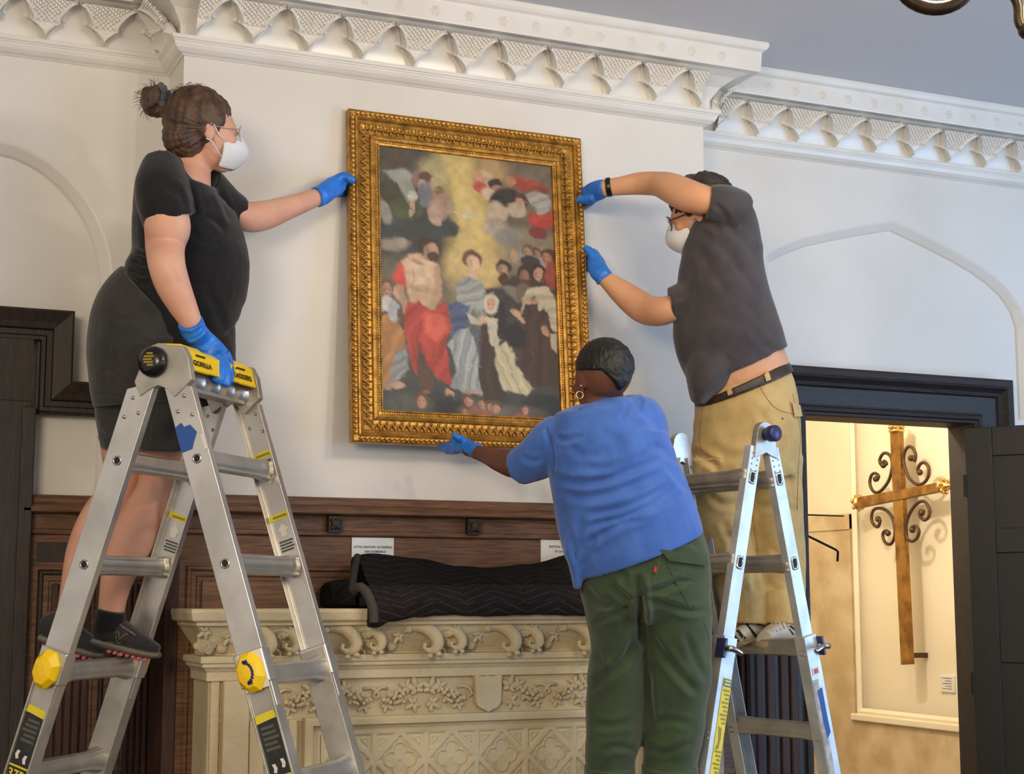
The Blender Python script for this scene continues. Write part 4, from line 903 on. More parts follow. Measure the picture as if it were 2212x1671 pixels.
c=l1.p(-1,l1.a0,0,.105); l1.o.append(MB().obox(c-l1.S*-.0195*-1+l1.S*.0195*1,l1.R,l1.S,Zv,.030,.0012,.012).build('warning_label',YLAB)); 
# long black labels in the recessed lower rails
for sg in (-1,1):
    t0=tl+.115; rl=-.0048
    l1.lab('long_label',sg,t0+.014,t0+.60,-.030,.030,BLAB,r=rl)
    l1.lab('warning_label',sg,0,0,0,0,YLAB,pts=[(t0-.004,-.030),(t0-.008,.026),(t0+.012,.031),(t0+.018,-.030)],r=rl-.0008)
    for j in range(5): l1.lab('print_line',sg,t0+.028+.014*j,t0+.036+.014*j,-.022,.016+.004*(j%3),GRYP,r=rl-.0010)
    l1.lab('yellow_stripe',sg,t0+.158,t0+.163,-.030,.030,YLAB,r=rl-.0010)
    for (ww,tt) in ((-.012,.138),(.014,.130)):
        l1.lab('pictogram',sg,0,0,0,0,WHL,pts=[(t0+tt-.012,ww-.005),(t0+tt-.012,ww+.004),(t0+tt,ww+.008),(t0+tt+.012,ww+.003),(t0+tt+.010,ww-.005),(t0+tt,ww-.002)],r=rl-.0012)
    if sg<0:
        l1.txt('375',.034,sg,t0+.183,.002,YLAB,r=rl-.0016); l1.txt('LBS',.010,sg,t0+.193,-.024,YLAB,r=rl-.0016); l1.lab('print_line',sg,t0+.203,t0+.212,-.02,.022,GRYP,r=rl-.0010)
        l1.lab('white_stripe',sg,t0+.226,t0+.231,-.030,.030,WHL,r=rl-.0010); l1.lab('blue_stripe',sg,t0+.232,t0+.246,-.026,.026,BLUP,r=rl-.0010)
    else:
        for j in range(4): l1.lab('print_line',sg,t0+.176+.012*j,t0+.183+.012*j,-.020,.022,GRYP,r=rl-.0010)
        for (ww,tt) in ((-.012,.262),(.014,.252)): l1.lab('pictogram',sg,0,0,0,0,WHL,pts=[(t0+tt-.014,ww-.004),(t0+tt-.008,ww+.004),(t0+tt,ww+.007),(t0+tt+.012,ww+.002),(t0+tt+.012,ww-.004)],r=rl-.0012)
        l1.lab('knob_plate',sg,tl-.052,tl+.048,-.030,.040,WHL,r=-.0150)
# curved arrow on right knob and red label on its rung
d,W_=l1.ax(1); c=l1.p(1,tl,0,-.013)-l1.R*.0325
mb=MB()
for i in range(9):
    a=math.pi*(-.42+.84*i/8); mb.obox(c+W_*(.020*math.cos(a)-.004)-d*(.026*math.sin(a)),W_,d,l1.R,.0036,.0042,.0010)
for s_ in (-1,1): mb.obox(c+W_*.002-d*(.028*s_),W_,d,l1.R,.007,.004,.0010)
l1.o.append(mb.build('curved_arrow',BLUP))
c=l1.p(1,tl+.01,0,.185)-l1.S*.0235+Zv*.004; c2=l1.p(1,tl+.01,0,.185)+l1.S*-.0235
l1.o.append(MB().obox(c,l1.R,l1.S,Zv,.035,.0015,.011).build('red_label',REDL))
l1.finish()
# ---- right ladder, blue fittings ----
A2=P(1652,938,5.0)
l2=Ladder(A2,-.2,.22,.0273,.148,.415,.050,'pale worn aluminium articulated ladder with navy hinge knob and yellow warning stickers, right','folding_ladder',ALUB,sp=.2733)
tl2=l2.a0+2*.2733
for sg in (-1,1):
    for near in (True,False):
        l2.stile('stile',sg,near,.048,tl2+.08,.047,0.,.030,ALUB,cut=.0)
        l2.ext('lower_stile',sg,[(w*.9,(r if near else l2.L-r)) for w,r in ((-.030,-.010),(.030,-.010),(.030,.036),(.026,.036),(.026,-.006),(-.026,-.006),(-.026,.036),(-.030,.036))],tl2-.04,l2.T-.02,ALUB)
        l2.ext('rubber_foot',sg,[(w,(r if near else l2.L-r)) for w,r in ((-.033,-.013),(.033,-.013),(.033,.040),(-.033,.040))],l2.T-.05,l2.T-.010,BLK,.004)
        ax=-l2.R if near else l2.R; rr=-.010 if near else l2.L+.010
        d,W_=l2.ax(sg); c=l2.p(sg,tl2,0,rr)
        o=MB().obox(c+W_*.034,W_,d,ax,.006,.030,.020).build('lock_body',BLUP); bev(o,.003); l2.o.append(o)
        pts=[c+W_*.030+ax*.004,c+W_*.028+ax*.026,c+W_*.006+ax*.032,c-W_*.02+ax*.034+Zv*-.006]
        o=MB().tube([Vector(v) for v in crv(pts,4)],[.010]*6+[.009]*4+[.008]*3,10).build('lock_lever',CHR,None,True); l2.o.append(o)
        o=MB().tube([c+W_*.030,c+W_*.030+ax*.045],.009,12).build('lock_pin',CHR,None,True); l2.o.append(o)
        for k in range(9):
            tt=.070+.018*(k//2); ww=(-.012 if k%2 else .010); cc=l2.p(sg,tt,ww,-.0008 if near else l2.L+.0008); l2.o.append(MB().ell(cc,(.003,.003,.003),6,5).build('rivet',ALUD,None,True))
    for k in range(2):
        l2.rung(sg,l2.a0+l2.sp*k,.004,l2.L-.004,ALUD,.0295,.022)
        l2.eyelet(sg,l2.a0+l2.sp*k,rad=.012,sq=True); l2.eyelet(sg,l2.a0+l2.sp*k,rad=.012,sq=True,near=False)
    for k in range(2,6): l2.rung(sg,l2.a0+l2.sp*k,-.004,l2.L+.004,ALUD,.0295,.024)
for near in (True,False):
    r0=-.006 if near else l2.L-.020
    prof=[(.036*math.cos(a),.036*math.sin(a)+.004) for a in [math.pi*(.0+1.0*i/12) for i in range(13)]]+[(-.044,-.03),(-.050,-.075),(-.018,-.066),(0,-.058),(.018,-.066),(.050,-.075),(.044,-.03)]
    mb=MB(); mb.plate(prof,[],lambda x,z,t:A2+l2.S*x+Zv*z+l2.R*t,r0,r0+.024); o=mb.build('hinge_plate',ALUD if near else ALU); bev(o,.004,3); l2.o.append(o)
    ax=-l2.R if near else l2.R; c=A2+(Vector() if near else l2.R*l2.L)
    o=MB().lathe(c+ax*.004,ax,[(0,.020),(.02,.020),(.022,.026),(.046,.026),(.050,.022),(.051,.002)],20).build('hinge_knob',BLUP if near else ALU,None,True); l2.o.append(o)
r2=-.0118
def lb2(n_,sg,t0,t1,w0,w1,m,r=r2,pts=None): return l2.lab(n_,sg,t0,t1,w0,w1,m,r=r,pts=pts)
# yellow stickers on the left lower rail
y0=tl2+.085
lb2('warning_label',-1,y0,y0+.33,-.026,.008,YLAB); lb2('black_heading',-1,y0+.002,y0+.026,-.025,.006,BLK,r2-.0008); 
for j in range(2): lb2('heading_print',-1,y0+.006+.010*j,y0+.011+.010*j,-.022,.002,YLAB,r2-.0014)
for j in range(24): 
    if 8<j<15: continue
    lb2('print_line',-1,y0+.034+.0122*j,y0+.040+.0122*j,-.023,.003-.006*(j%3),OLI,r2-.0008)
lb2('figure_print',-1,0,0,0,0,OLI,r2-.0008,[(y0+.150,-.012),(y0+.146,.002),(y0+.19,-.006),(y0+.215,.004),(y0+.212,-.010),(y0+.18,-.014)])
lb2('black_panel',-1,y0+.335,y0+.400,-.026,.008,BLK); lb2('grey_print',-1,y0+.341,y0+.364,-.022,.003,GRYP,r2-.0008); lb2('grey_print',-1,y0+.369,y0+.392,-.022,.003,GRYP,r2-.0008)
y1=y0+.425; lb2('warning_label',-1,y1,y1+.34,-.026,.008,YLAB); lb2('black_heading',-1,y1+.003,y1+.036,-.025,.007,BLK,r2-.0008)
for j in range(2): lb2('heading_print',-1,y1+.008+.014*j,y1+.015+.014*j,-.021,.003,YLAB,r2-.0014)
for j in range(16): lb2('print_line',-1,y1+.046+.0122*j,y1+.052+.0122*j,-.022,.003,OLI,r2-.0008)
# right lower rail: red and white labels, blue tape
lb2('red_label',1,tl2+.062,tl2+.085,-.018,.012,WHL); lb2('red_print',1,tl2+.066,tl2+.081,-.013,.006,REDL,r2-.0008)
lb2('tape',1,0,0,0,0,BLUT,r2-.0005,[(tl2+.135,-.012),(tl2+.130,.010),(tl2+.22,.010),(tl2+.275,.012),(tl2+.290,-.006),(tl2+.24,-.010)])
lb2('worn_label',1,tl2+.10,tl2+.42,-.024,.0,mat('scratched_label',(196,196,192),.6,col2=(150,150,146),scale=40,bump=.0008,bscale=60),r2+.0004)
l2.finish()
# ================= PEOPLE: tools =================
from mathutils.bvhtree import BVHTree
def limb(rings,n=26,sub=5,cap=.0,sc=1.,ex=2.):
    """rings (px,py,depth,halfwidth px,half depth m): tapered closed tube through them"""
    R_=[np.array(r[:5],float) for r in rings]; C_=[[float(q) for q in c] for c in crv(R_,sub)]; pts=[P(*c[:3]) for c in C_]; V=[];Fa=[];m=len(pts)
    for i,p in enumerate(pts):
        t=(pts[min(i+1,m-1)]-pts[max(i-1,0)]).normalized(); v=(p-CAM).normalized()
        a=t.cross(v)
        a=a.normalized() if a.length>.05 else RT.copy(); b=a.cross(t).normalized()
        hw=C_[i][3]*C_[i][2]/F*sc; hd=C_[i][4]*sc
        for k in range(n):
            q=2*math.pi*k/n; c,s=math.cos(q),math.sin(q)
            V.append(p+a*(hw*math.copysign(abs(c)**(2/ex),c))+b*(hd*math.copysign(abs(s)**(2/ex),s)))
    for i in range(m-1):
        for k in range(n): Fa.append((i*n+k,i*n+(k+1)%n,(i+1)*n+(k+1)%n,(i+1)*n+k))
    for (i,sgn) in ((0,1),(m-1,-1)):
        t=(pts[1]-pts[0]).normalized() if i==0 else (pts[-2]-pts[-1]).normalized()
        c=pts[i]+t*cap; ci=len(V); V.append(c)
        for k in range(n): Fa.append((i*n+(k+1)%n,i*n+k,ci) if i==0 else (i*n+k,i*n+(k+1)%n,ci))
    return V,Fa
def ellp(x,y,D,rx,ry,rd,rot=0.,n=20,m=14):
    mb=MB(); M=Matrix.Rotation(0,3,'Z'); s=D/F; a=math.radians(rot)
    X=(RT*math.cos(a)-UP*math.sin(a)); Y=(UP*math.cos(a)+RT*math.sin(a)); Mx=Matrix((X,Y,FW)).transposed(); mb.ell(P(x,y,D),(rx*s,ry*s,rd),n,m,Mx); return mb.V,mb.F
def remesh(name,parts,voxel,m,smooth=2,folds=(),noisef=0.,nscale=6.,extra=None,keep=True):
    mb=MB()
    for V,Fa in parts: mb.add(V,Fa)
    o=mk('tmp',mb.V,mb.F,m); md=o.modifiers.new('r','REMESH'); md.mode='VOXEL'; md.voxel_size=voxel
    if smooth: s2=o.modifiers.new('s','SMOOTH'); s2.iterations=smooth; s2.factor=.5
    dg=bpy.context.evaluated_depsgraph_get(); me=bpy.data.meshes.new_from_object(o.evaluated_get(dg)); bpy.data.objects.remove(o)
    n=len(me.vertices); co=np.empty(n*3); me.vertices.foreach_get('co',co); co=co.reshape(-1,3); no=np.empty(n*3); me.vertices.foreach_get('normal',no); no=no.reshape(-1,3)
    if len(folds):
        x,y,D=projn(co); vis=(no@nFW)<.25; disp=np.zeros(n)
        for f in folds:
            pts,dep,wd=f[0],f[1],f[2]; c=np.array(crv(pts,6)); best=np.full(n,1e9); tt=np.zeros(n)
            L=len(c)-1
            for i in range(L):
                dx,dy=c[i+1]-c[i]; t=np.clip(((x-c[i,0])*dx+(y-c[i,1])*dy)/(dx*dx+dy*dy+1e-9),0,1); d=np.hypot(x-c[i,0]-t*dx,y-c[i,1]-t*dy); u=d<best; best=np.where(u,d,best); tt=np.where(u,(i+t)/L,tt)
            taper=np.clip(np.minimum(tt,1-tt)/.22,0,1)
            g=np.exp(-(best/wd)**2); ridge=np.exp(-((best-wd*1.9)/(wd*.9))**2)*.45
            disp+= -dep*(g-ridge)*taper*vis
        co=co+no*disp[:,None]
    if noisef:
        for i in range(n):
            v=Vector(co[i]*nscale); co[i]+=no[i]*(noise.noise(v)*.7+noise.noise(v*2.3)*.3)*noisef
    if extra is not None: co=extra(co,no)
    me.vertices.foreach_set('co',co.ravel()); me.update(); me.shade_smooth(); me.materials.clear(); me.materials.append(m)
    o2=bpy.data.objects.new(name,me); COL.objects.link(o2); return o2
def bvh(o): me=o.data; return BVHTree.FromPolygons([v.co[:] for v in me.vertices],[p.vertices[:] for p in me.polygons])
def cast(bv,x,y,off=.0):
    d=(FW+RT*((x-1106)/F)+UP*((835.5-y)/F)).normalized(); h=bv.ray_cast(CAM,d)
    if h[0] is None: return None
    nn=h[1] if h[1].dot(d)<0 else -h[1]; return h[0]+nn*off
def patch(name,o,quad,m,off=.003,nu=10,nv=6,bv=None,th=.002):
    """thin piece of cloth lying on a surface, quad = four pixel corners (tl,tr,br,bl)"""
    bv=bv or bvh(o); q=[np.array(p,float) for p in quad]; G=[]; last=None
    for j in range(nv+1):
        for i in range(nu+1):
            u,v=i/nu,j/nv; p=(q[0]*(1-u)+q[1]*u)*(1-v)+(q[3]*(1-u)+q[2]*u)*v; h=cast(bv,p[0],p[1],off); 
            if h is None: h=last if last else P(p[0],p[1],4.7)
            last=h; G.append(h)
    G=[g for g in G]
    V=G+[g-(g-CAM).normalized()*-th for g in G]; n=nu+1; N=len(G); Fa=[]
    for j in range(nv):
        for i in range(nu):
            a=j*n+i; Fa.append((a,a+1,a+n+1,a+n)); Fa.append((N+a,N+a+n,N+a+n+1,N+a+1))
    bd=[i for i in range(n)]+[j*n+nu for j in range(1,nv+1)]+[nv*n+i for i in range(nu-1,-1,-1)]+[j*n for j in range(nv-1,0,-1)]
    for k in range(len(bd)): a,b=bd[k],bd[(k+1)%len(bd)]; Fa.append((a,N+a,N+b,b))
    return mk(name,V,Fa,m,None,False)
def line(name,o,pts,r,m,off=.001,bv=None,sub=6):
    bv=bv or bvh(o); P3=[]
    for c in crv(pts,sub):
        h=cast(bv,c[0],c[1],off)
        if h: P3.append(h)
    return MB().tube(P3,r,6).build(name,m,None,True)
def headparts(c,H,f,up,jaw=1.):
    """head volumes; c centre, f forward, up; returns parts and a local->world function"""
    f=f.normalized(); up=(up-f*up.dot(f)).normalized(); l=up.cross(f); M=Matrix((f,l,up)).transposed()
    g=lambda x,y,z: c+M@(Vector((x,y,z))*H); mb=MB()
    def e(x,y,z,a,b,d,n=18,m=12,R=None): mb.ell(g(x,y,z),(a*H,b*H,d*H),n,m,M@R if R else M)
    e(-.07,0,.12,.40,.335,.375); e(.10,0,-.02,.29,.285,.40); e(.10,0,-.22,.26,.235,.24); e(.22,0,-.385,.13,.13,.105)
    e(.30,0,.085,.085,.20,.045); 
    for s in (-1,1):
        e(.27,.155*s,-.10,.09,.09,.09); e(.375,.045*s,-.135,.045,.035,.03); e(.345,.135*s,.015,.030,.062,.022)
        e(-.02,.318*s,-.03,.070,.022,.125,12,10); e(-.045,.335*s,.035,.035,.020,.05,10,8); e(.0,.322*s,-.125,.028,.02,.035,8,6)
    mb.tube([g(.375,0,.06),g(.41,0,-.02),g(.455,0,-.11),g(.43,0,-.15)],[.03*H,.036*H,.050*H,.040*H],12)
    e(.375,0,-.235,.04,.095,.022); e(.365,0,-.285,.04,.075,.024)
    return [(mb.V,mb.F)],g,M
def skin(name,c,c2): return mat(name,c,.52,col2=c2,scale=7,fac=(.3,.7),bump=.0005,bscale=90,spec=.4,sss=.12)
def cloth(name,c,c2=None,rough=.85,b=.0008,bs=220): return mat(name,c,rough,col2=c2 or tuple(int(v*.86) for v in c),scale=16,bump=b,bscale=bs,sheen=.25,spec=.25)
NITR=mat('blue_nitrile',(44,128,226),.38,col2=(34,112,210),scale=20,bump=.0012,bscale=55,spec=.5)
MASKM=mat('white_mask_fabric',(236,236,234),.75,col2=(222,222,222),scale=10,bump=.0006,bscale=160)
def hairmat(name,c,c2,sc=1): return mat(name,c,.48,col2=c2,scale=14,stretch=(3,3,1.2),bump=.004,bscale=46,spec=.5)
def hand(name,palm,fingers,cuff=None,voxel=.0034,m=None,fold=()):
    """palm rings and five finger chains in pixel/depth terms, grown into one glove"""
    parts=[limb(palm,20,5,.0)]
    for fch in fingers: parts.append(limb([(x,y,D,r,r*D/F) for x,y,D,r in fch],12,4,-.004))
    if cuff: parts.append(limb(cuff,20,4,.01))
    return remesh(name,parts,voxel,m or NITR,1,folds=fold,noisef=.0012,nscale=55.)
def mask(g,name='face_mask',m=None,out=.0):
    """folded respirator with a vertical front ridge"""
    R=[[(.40,.0,.01),(.385,.05,.0),(.33,.12,-.035),(.26,.19,-.075),(.17,.245,-.115)],
       [(.50,.0,-.06),(.47,.07,-.07),(.40,.15,-.10),(.30,.22,-.14),(.16,.262,-.17)],
       [(.555,.0,-.18),(.515,.08,-.185),(.45,.165,-.19),(.33,.235,-.21),(.15,.27,-.235)],
       [(.57,.0,-.245),(.52,.08,-.25),(.45,.165,-.265),(.32,.23,-.28),(.14,.262,-.30)],
       [(.50,.0,-.36),(.46,.07,-.365),(.38,.14,-.37),(.28,.195,-.375),(.13,.235,-.375)],
       [(.36,.0,-.46),(.34,.05,-.462),(.28,.10,-.46),(.20,.14,-.455),(.10,.18,-.44)]]
    V=[];Fa=[]
    for sgn in (1,-1):
        b=len(V)
        for row in R:
            for (x,y,z) in row: V.append(g(x,y*sgn,z))
        n=5
        for j in range(len(R)-1):
            for i in range(n-1):
                a=b+j*n+i; q=(a,a+1,a+n+1,a+n); Fa.append(q if sgn>0 else q[::-1])
    o=mk(name,V,Fa,m or MASKM,None,False); md=o.modifiers.new('t','SOLIDIFY'); md.thickness=.004; md.offset=0
    s=o.modifiers.new('s','SUBSURF'); s.levels=1; s.render_levels=1; s.subdivision_type='CATMULL_CLARK'
    ev=bpy.context.evaluated_depsgraph_get(); me=bpy.data.meshes.new_from_object(o.evaluated_get(ev)); me.shade_smooth(); bpy.data.objects.remove(o); me.materials.clear(); me.materials.append(m or MASKM)
    o=bpy.data.objects.new(name,me); COL.objects.link(o); return o
def eyes(g,H,M,col=(84,60,44)):
    out=[]
    for s in (-1,1):
        out.append(MB().ell(g(.335,.135*s,.018),(.052*H,)*3,12,10).build('eye',mat('eye_white',(226,220,212),.2),None,True))
        out.append(MB().ell(g(.335+.040,.135*s,.016),(.016*H,.024*H,.024*H),10,8,M).build('iris',mat('iris_brown',col,.15),None,True))
        out.append(MB().tube([g(.36,.07*s,.085),g(.375,.14*s,.105),g(.33,.215*s,.075)],[.012*H,.016*H,.006*H],8).build('eyebrow',mat('eyebrow_hair',(70,50,38),.7),None,True))
    return out
# ================= WOMAN ON THE LEFT LADDER =================
SKW=skin('fair_skin',(222,172,146),(210,152,126)); LEGM=SKW
BT=cloth('black_cotton',(26,24,25),(20,19,20)); SHG=cloth('charcoal_shorts',(58,57,54),(48,47,45),b=.0006)
DW=4.62
wr=thing('person',P(300,1425,DW),'person with a hair bun, black t-shirt and dark shorts standing on the left ladder','person')
fW=(RT*.90+FW*.42); uW=UP+RT*.02; HcW=P(443,286,4.76); HW_=.242
hp_,gW,MW=headparts(HcW,HW_,fW,uW)
armN=[(352,405,4.56,45,0.048),(358,450,4.52,45,0.048),(362,490,4.51,50,0.056),(357,530,4.522,43,0.05),(360,570,4.458,40,0.046),(372,612,4.4628,38,0.042),(392,655,4.477,32,0.036),(411,692,4.4948,25,0.028),(420,712,4.51,23,0.025)]
armF=[(455,425,4.858,36,0.05),(500,452,4.9,29,0.045),(535,468,4.946,33,0.044),(575,464,5.01,32,0.04),(620,449,5.082,26,0.034),(665,433,5.144,21,0.027),(700,420,5.19,19,0.024)]
legA=[(270,880,4.86,50,0.068),(268,960,4.86,50,0.07),(268,1010,4.8933,44,0.062),(258,1060,4.86,42,0.058),(226,1110,4.8267,46,0.058),(203,1150,4.8,45,0.056),(178,1200,4.8,37,0.046),(160,1260,4.8,28,0.037),(146,1320,4.8,23,0.03),(138,1360,4.8,25,0.034)]
legB=[(350,880,4.84,50,0.068),(348,960,4.84,56,0.075),(350,1010,4.8327,47,0.064),(340,1060,4.796,46,0.06),(314,1110,4.7593,48,0.06),(292,1155,4.7154,50,0.06),(268,1205,4.6946,44,0.05),(250,1262,4.6708,34,0.04),(240,1320,4.6467,28,0.034),(236,1362,4.6292,30,0.038)]
tor=[(402,352,4.76,44,0.06),(385,390,4.76,76,0.13),(383,430,4.76,92,0.155),(394,480,4.76,110,0.16),(405,525,4.8,120,0.155),(407,568,4.8,128,0.155),(398,612,4.8,130,0.155),(375,660,4.8,93.6,0.1152),(350,715,4.8,95.04,0.1224),(330,780,4.8,89.28,0.1224),(318,850,4.8,80.64,0.1152),(312,900,4.8,68.4,0.0936)]
neck=[(425,300,4.76,44,0.055),(418,335,4.76,42,0.052),(408,362,4.76,50,0.062),(398,392,4.75,60,0.08)]
fem=[((392,545),(404,560),(410,580))]
body=remesh('body',hp_+[limb(armN,22,5),limb(armF,22,5),limb(legA,24,5),limb(legB,24,5),limb(neck,22,5),limb(tor,30,4,sc=.90)],.0058,SKW,3,folds=[([(360,560),(375,590),(388,620)],.0015,6),([(300,1010),(330,1030),(345,1060)],.003,9)],noisef=.0012,nscale=9.)
sh_t=[(405,352,4.76,40,0.055),(386,376,4.76,72,0.125),(380,405,4.76,87,0.15),(383,440,4.76,96,0.163),(394,485,4.76,112,0.168),(405,525,4.8,122,0.164),(408,568,4.8,131,0.164),(401,612,4.8,133,0.164),(395,655,4.8,128,0.168),(400,700,4.84,118,0.168),(418,745,4.8576,96,0.16),(440,790,4.906,72,0.14),(455,840,4.939,52,0.12),(462,872,4.9544,44,0.1)]
slN=[(350,368,4.63,47,0.076),(350,405,4.57,59,0.078),(358,440,4.54,61,0.076),(364,466,4.53,58,0.072),(368,478,4.53,58,0.07)]
slF=[(440,392,4.82,41,0.066),(470,425,4.87,41,0.061),(498,450,4.91,39,0.058),(512,459,4.93,38,0.056)]
def hemW(co,no):
    return co
shirt=remesh('t_shirt',[limb(sh_t,34,5),limb(slN,24,5,.02),limb(slF,22,5,.02)],.0058,BT,3,
 folds=[([(420,478),(455,470),(490,500)],.007,7),([(424,470),(420,440),(408,400)],.006,7),([(412,500),(440,520),(480,524)],.004,7),([(290,540),(312,548),(330,545)],.006,6),([(285,560),(305,570),(325,570)],.006,6),([(280,578),(300,590),(322,592)],.006,6),([(275,600),(300,612),(325,612)],.005,6),([(470,410),(485,440),(500,480)],.006,7),([(395,620),(420,680),(450,720)],.004,9),([(440,610),(470,670),(490,720)],.004,9),([(350,400),(390,420),(410,460)],.004,10)],noisef=.003,nscale=14.)
sht=[(352,655,4.8,118,0.168),(322,690,4.8,122,0.176),(306,740,4.8,116,0.182),(304,790,4.8,112,0.182),(306,840,4.8,108,0.176),(308,870,4.8,104,0.165)]
sA=[(268,850,4.83,62,0.12),(266,900,4.83,60,0.115),(265,945,4.83,50,0.11),(264,970,4.83,46,0.108)]
sB=[(345,840,4.8,74,0.127),(346,890,4.8,64,0.117),(347,935,4.8,54,0.11),(346,974,4.8,50,0.107)]
shorts=remesh('shorts',[limb(sht,34,5),limb(sA,26,5,.03),limb(sB,26,5,.03)],.0058,SHG,3,
 folds=[([(222,668),(260,690),(300,688)],.004,6),([(300,735),(350,742),(420,738)],.006,6),([(285,755),(330,748),(380,755)],.006,6),([(206,808),(235,800),(262,818)],.003,4),([(210,848),(240,850),(270,862)],.005,4),([(214,930),(226,938),(240,930)],.005,6),([(240,690),(232,760),(225,830)],.003,8),([(330,860),(322,910),(318,970)],.007,7)],noisef=.003,nscale=10.)
HAIRW=hairmat('brown_hair',(96,68,48),(54,36,26))
def hstr(co,no):
    c=np.array(HcW); d=co-c; f=np.array(MW.col[0]); l=np.array(MW.col[1]); a=np.arctan2(d@np.array(MW.col[2]),d@f)
    r=(d@l); s=np.sin(r*420+3*np.sin(a*3))*.0011+np.sin(a*34+r*60)*.0009; return co+no*s[:,None]
mbh=MB()
def eh(x,y,z,a,b,d,rot=None): mbh.ell(gW(x,y,z),(a*HW_,b*HW_,d*HW_),24,16,MW)
eh(-.11,0,.155,.425,.368,.425); eh(-.02,0,.25,.345,.325,.27); eh(-.24,0,-.05,.29,.30,.33); eh(-.29,0,-.16,.20,.24,.20); eh(.05,.24,.13,.14,.10,.13); eh(.05,-.24,.13,.14,.10,.13)
hair=remesh('hair',[(mbh.V,mbh.F)],.0042,HAIRW,2,noisef=.004,nscale=26.,extra=hstr)
bun=remesh('hair_bun',[ellp(337,218,4.78,35,34,.050,20),ellp(322,206,4.78,19,20,.035),ellp(352,236,4.78,18,16,.035),ellp(336,238,4.77,24,14,.03),ellp(326,232,4.78,20,18,.03),ellp(362,236,4.77,20,22,.04)],.004,HAIRW,1,noisef=.008,nscale=38.)
tie=MB(); 
for k in range(16):
    a=2*math.pi*k/16; r_=1+.12*math.sin(k*5); c=P(361,217,4.775); q=c+(UP*math.sin(a)*.040+FW*math.cos(a)*.042)*r_+RT*(.006*math.sin(a*3)-.012*math.sin(a)); tie.ell(q,(.011,.010,.012),8,6)
tie=tie.build('hair_tie',cloth('grey_blue_scrunchie',(92,104,108),(50,56,60)),None,True)
fly=MB(); rr=random.Random(11)
for k in range(46):
    a=rr.uniform(1.4,4.2); x0,y0=337+34*math.cos(a),216-32*math.sin(a); L=rr.uniform(8,20); b=a+rr.uniform(-.7,.7)
    D=4.78+rr.uniform(-.03,.03); fly.tube([P(x0,y0,D),P(x0+L*.5*math.cos(b),y0-L*.5*math.sin(b),D),P(x0+L*math.cos(b+.4),y0-L*math.sin(b+.4),D)],[.0007,.0006,.0003],4)
for k in range(60):
    a=rr.uniform(.6,2.2); x0,y0=412+66*math.cos(a),262-77*math.sin(a); b=a+rr.choice((-1,1))*rr.uniform(.9,1.5); L=rr.uniform(8,20); D=4.76+rr.uniform(-.05,.03); fly.tube([P(x0,y0,D),P(x0+L*.5*math.cos(b),y0-L*.5*math.sin(b)-2,D),P(x0+L*math.cos(b),y0-L*math.sin(b),D)],[.0006,.0006,.0003],4)
fly=fly.build('loose_hair',HAIRW,None,True); fly['kind']='stuff'
mk1=mask(gW)
sd=-1 if (MW@Vector((0,1,0))).dot(FW)>0 else 1
straps=MB(); 
for s in (1,-1):
    straps.tube([gW(.18,.262*s,-.13),gW(.10,.295*s,-.06),gW(.03,.330*s,.05),gW(-.05,.345*s,.075)],.0022,6); straps.tube([gW(.14,.255*s,-.33),gW(.07,.30*s,-.24),gW(.0,.325*s,-.15),gW(-.07,.335*s,-.12)],.0022,6)
straps=straps.build('mask_strap',MASKM,None,True)
GLS=mat('glasses_metal',(206,186,176),.25,.7); LENS=mat('lens_glass',(235,238,240),.05)
LENS.node_tree.nodes['Principled BSDF'].inputs['Transmission Weight'].default_value=.96; LENS.node_tree.nodes['Principled BSDF'].inputs['IOR'].default_value=1.1
def glasses(g,H,M,fr=GLS,r=.0013,th=False):
    o=[]
    for s in (-1,1):
        pts=[g(.425-.05*abs(math.cos(a))*(1 if math.cos(a)>0 else 0),(.135+.105*math.cos(a))*s,-.005+.095*math.sin(a)) for a in [2*math.pi*i/24 for i in range(25)]]
        o.append(MB().tube(pts,r,6,False).build('rim',fr,None,True))
        mb=MB(); mb.add(pts[:-1],[tuple(range(24))]); o.append(mb.build('lens',LENS))
        o.append(MB().tube([g(.385,.24*s,.03),g(.2,.30*s,.03),g(-.02,.345*s,.035),g(-.09,.34*s,-.02)],r,6).build('temple',fr,None,True))
    o.append(MB().tube([g(.425,-.035,.02),g(.44,0,.035),g(.425,.035,.02)],r,6).build('bridge',fr,None,True)); return o
gl=glasses(gW,HW_,MW)
er=[MB().ell(gW(.02,.335*s,-.135),(.0025,)*3,8,6).build('earring',GLD2,None,True) for s in (1,-1)]+[MB().ell(gW(-.09,.335*s,.04),(.0022,)*3,8,6).build('earring',GLD2,None,True) for s in (1,-1)]
# gloves
cuffN=[(411,695,4.485,28,0.034),(418,712,4.505,28,0.032),(428,728,4.515,25,0.028)]
gN=hand('glove',[(418,712,4.505,26,.028),(436,735,4.560,27,.024),(455,757,4.570,30,.023),(473,776,4.560,28,.020)],
 [[(486,762,4.595,11.9),(494,785,4.585,11.3),(496,808,4.545,10.8),(494,826,4.515,9.2)],
  [(478,768,4.555,12.4),(486,792,4.515,11.9),(489,815,4.485,10.8),(488,833,4.475,9.2)],
  [(468,772,4.525,12.4),(474,796,4.485,11.9),(476,815,4.465,10.8),(474,828,4.465,8.6)],
  [(458,774,4.505,11.3),(463,795,4.475,10.8),(465,812,4.460,9.7),(464,822,4.460,8.1)],
  [(440,744,4.545,14.0),(440,752,4.595,13.0),(446,758,4.655,11.9),(454,764,4.695,9.7)]],cuffN,fold=[([(398,720),(415,722),(436,705)],.003,4),([(402,730),(425,730),(443,714)],.003,4),([(470,790),(480,800),(484,815)],.002,3)])
cuffF=[(683,426,5.16,23,.029),(695,422,5.18,22,.028),(708,416,5.20,20,.026)]
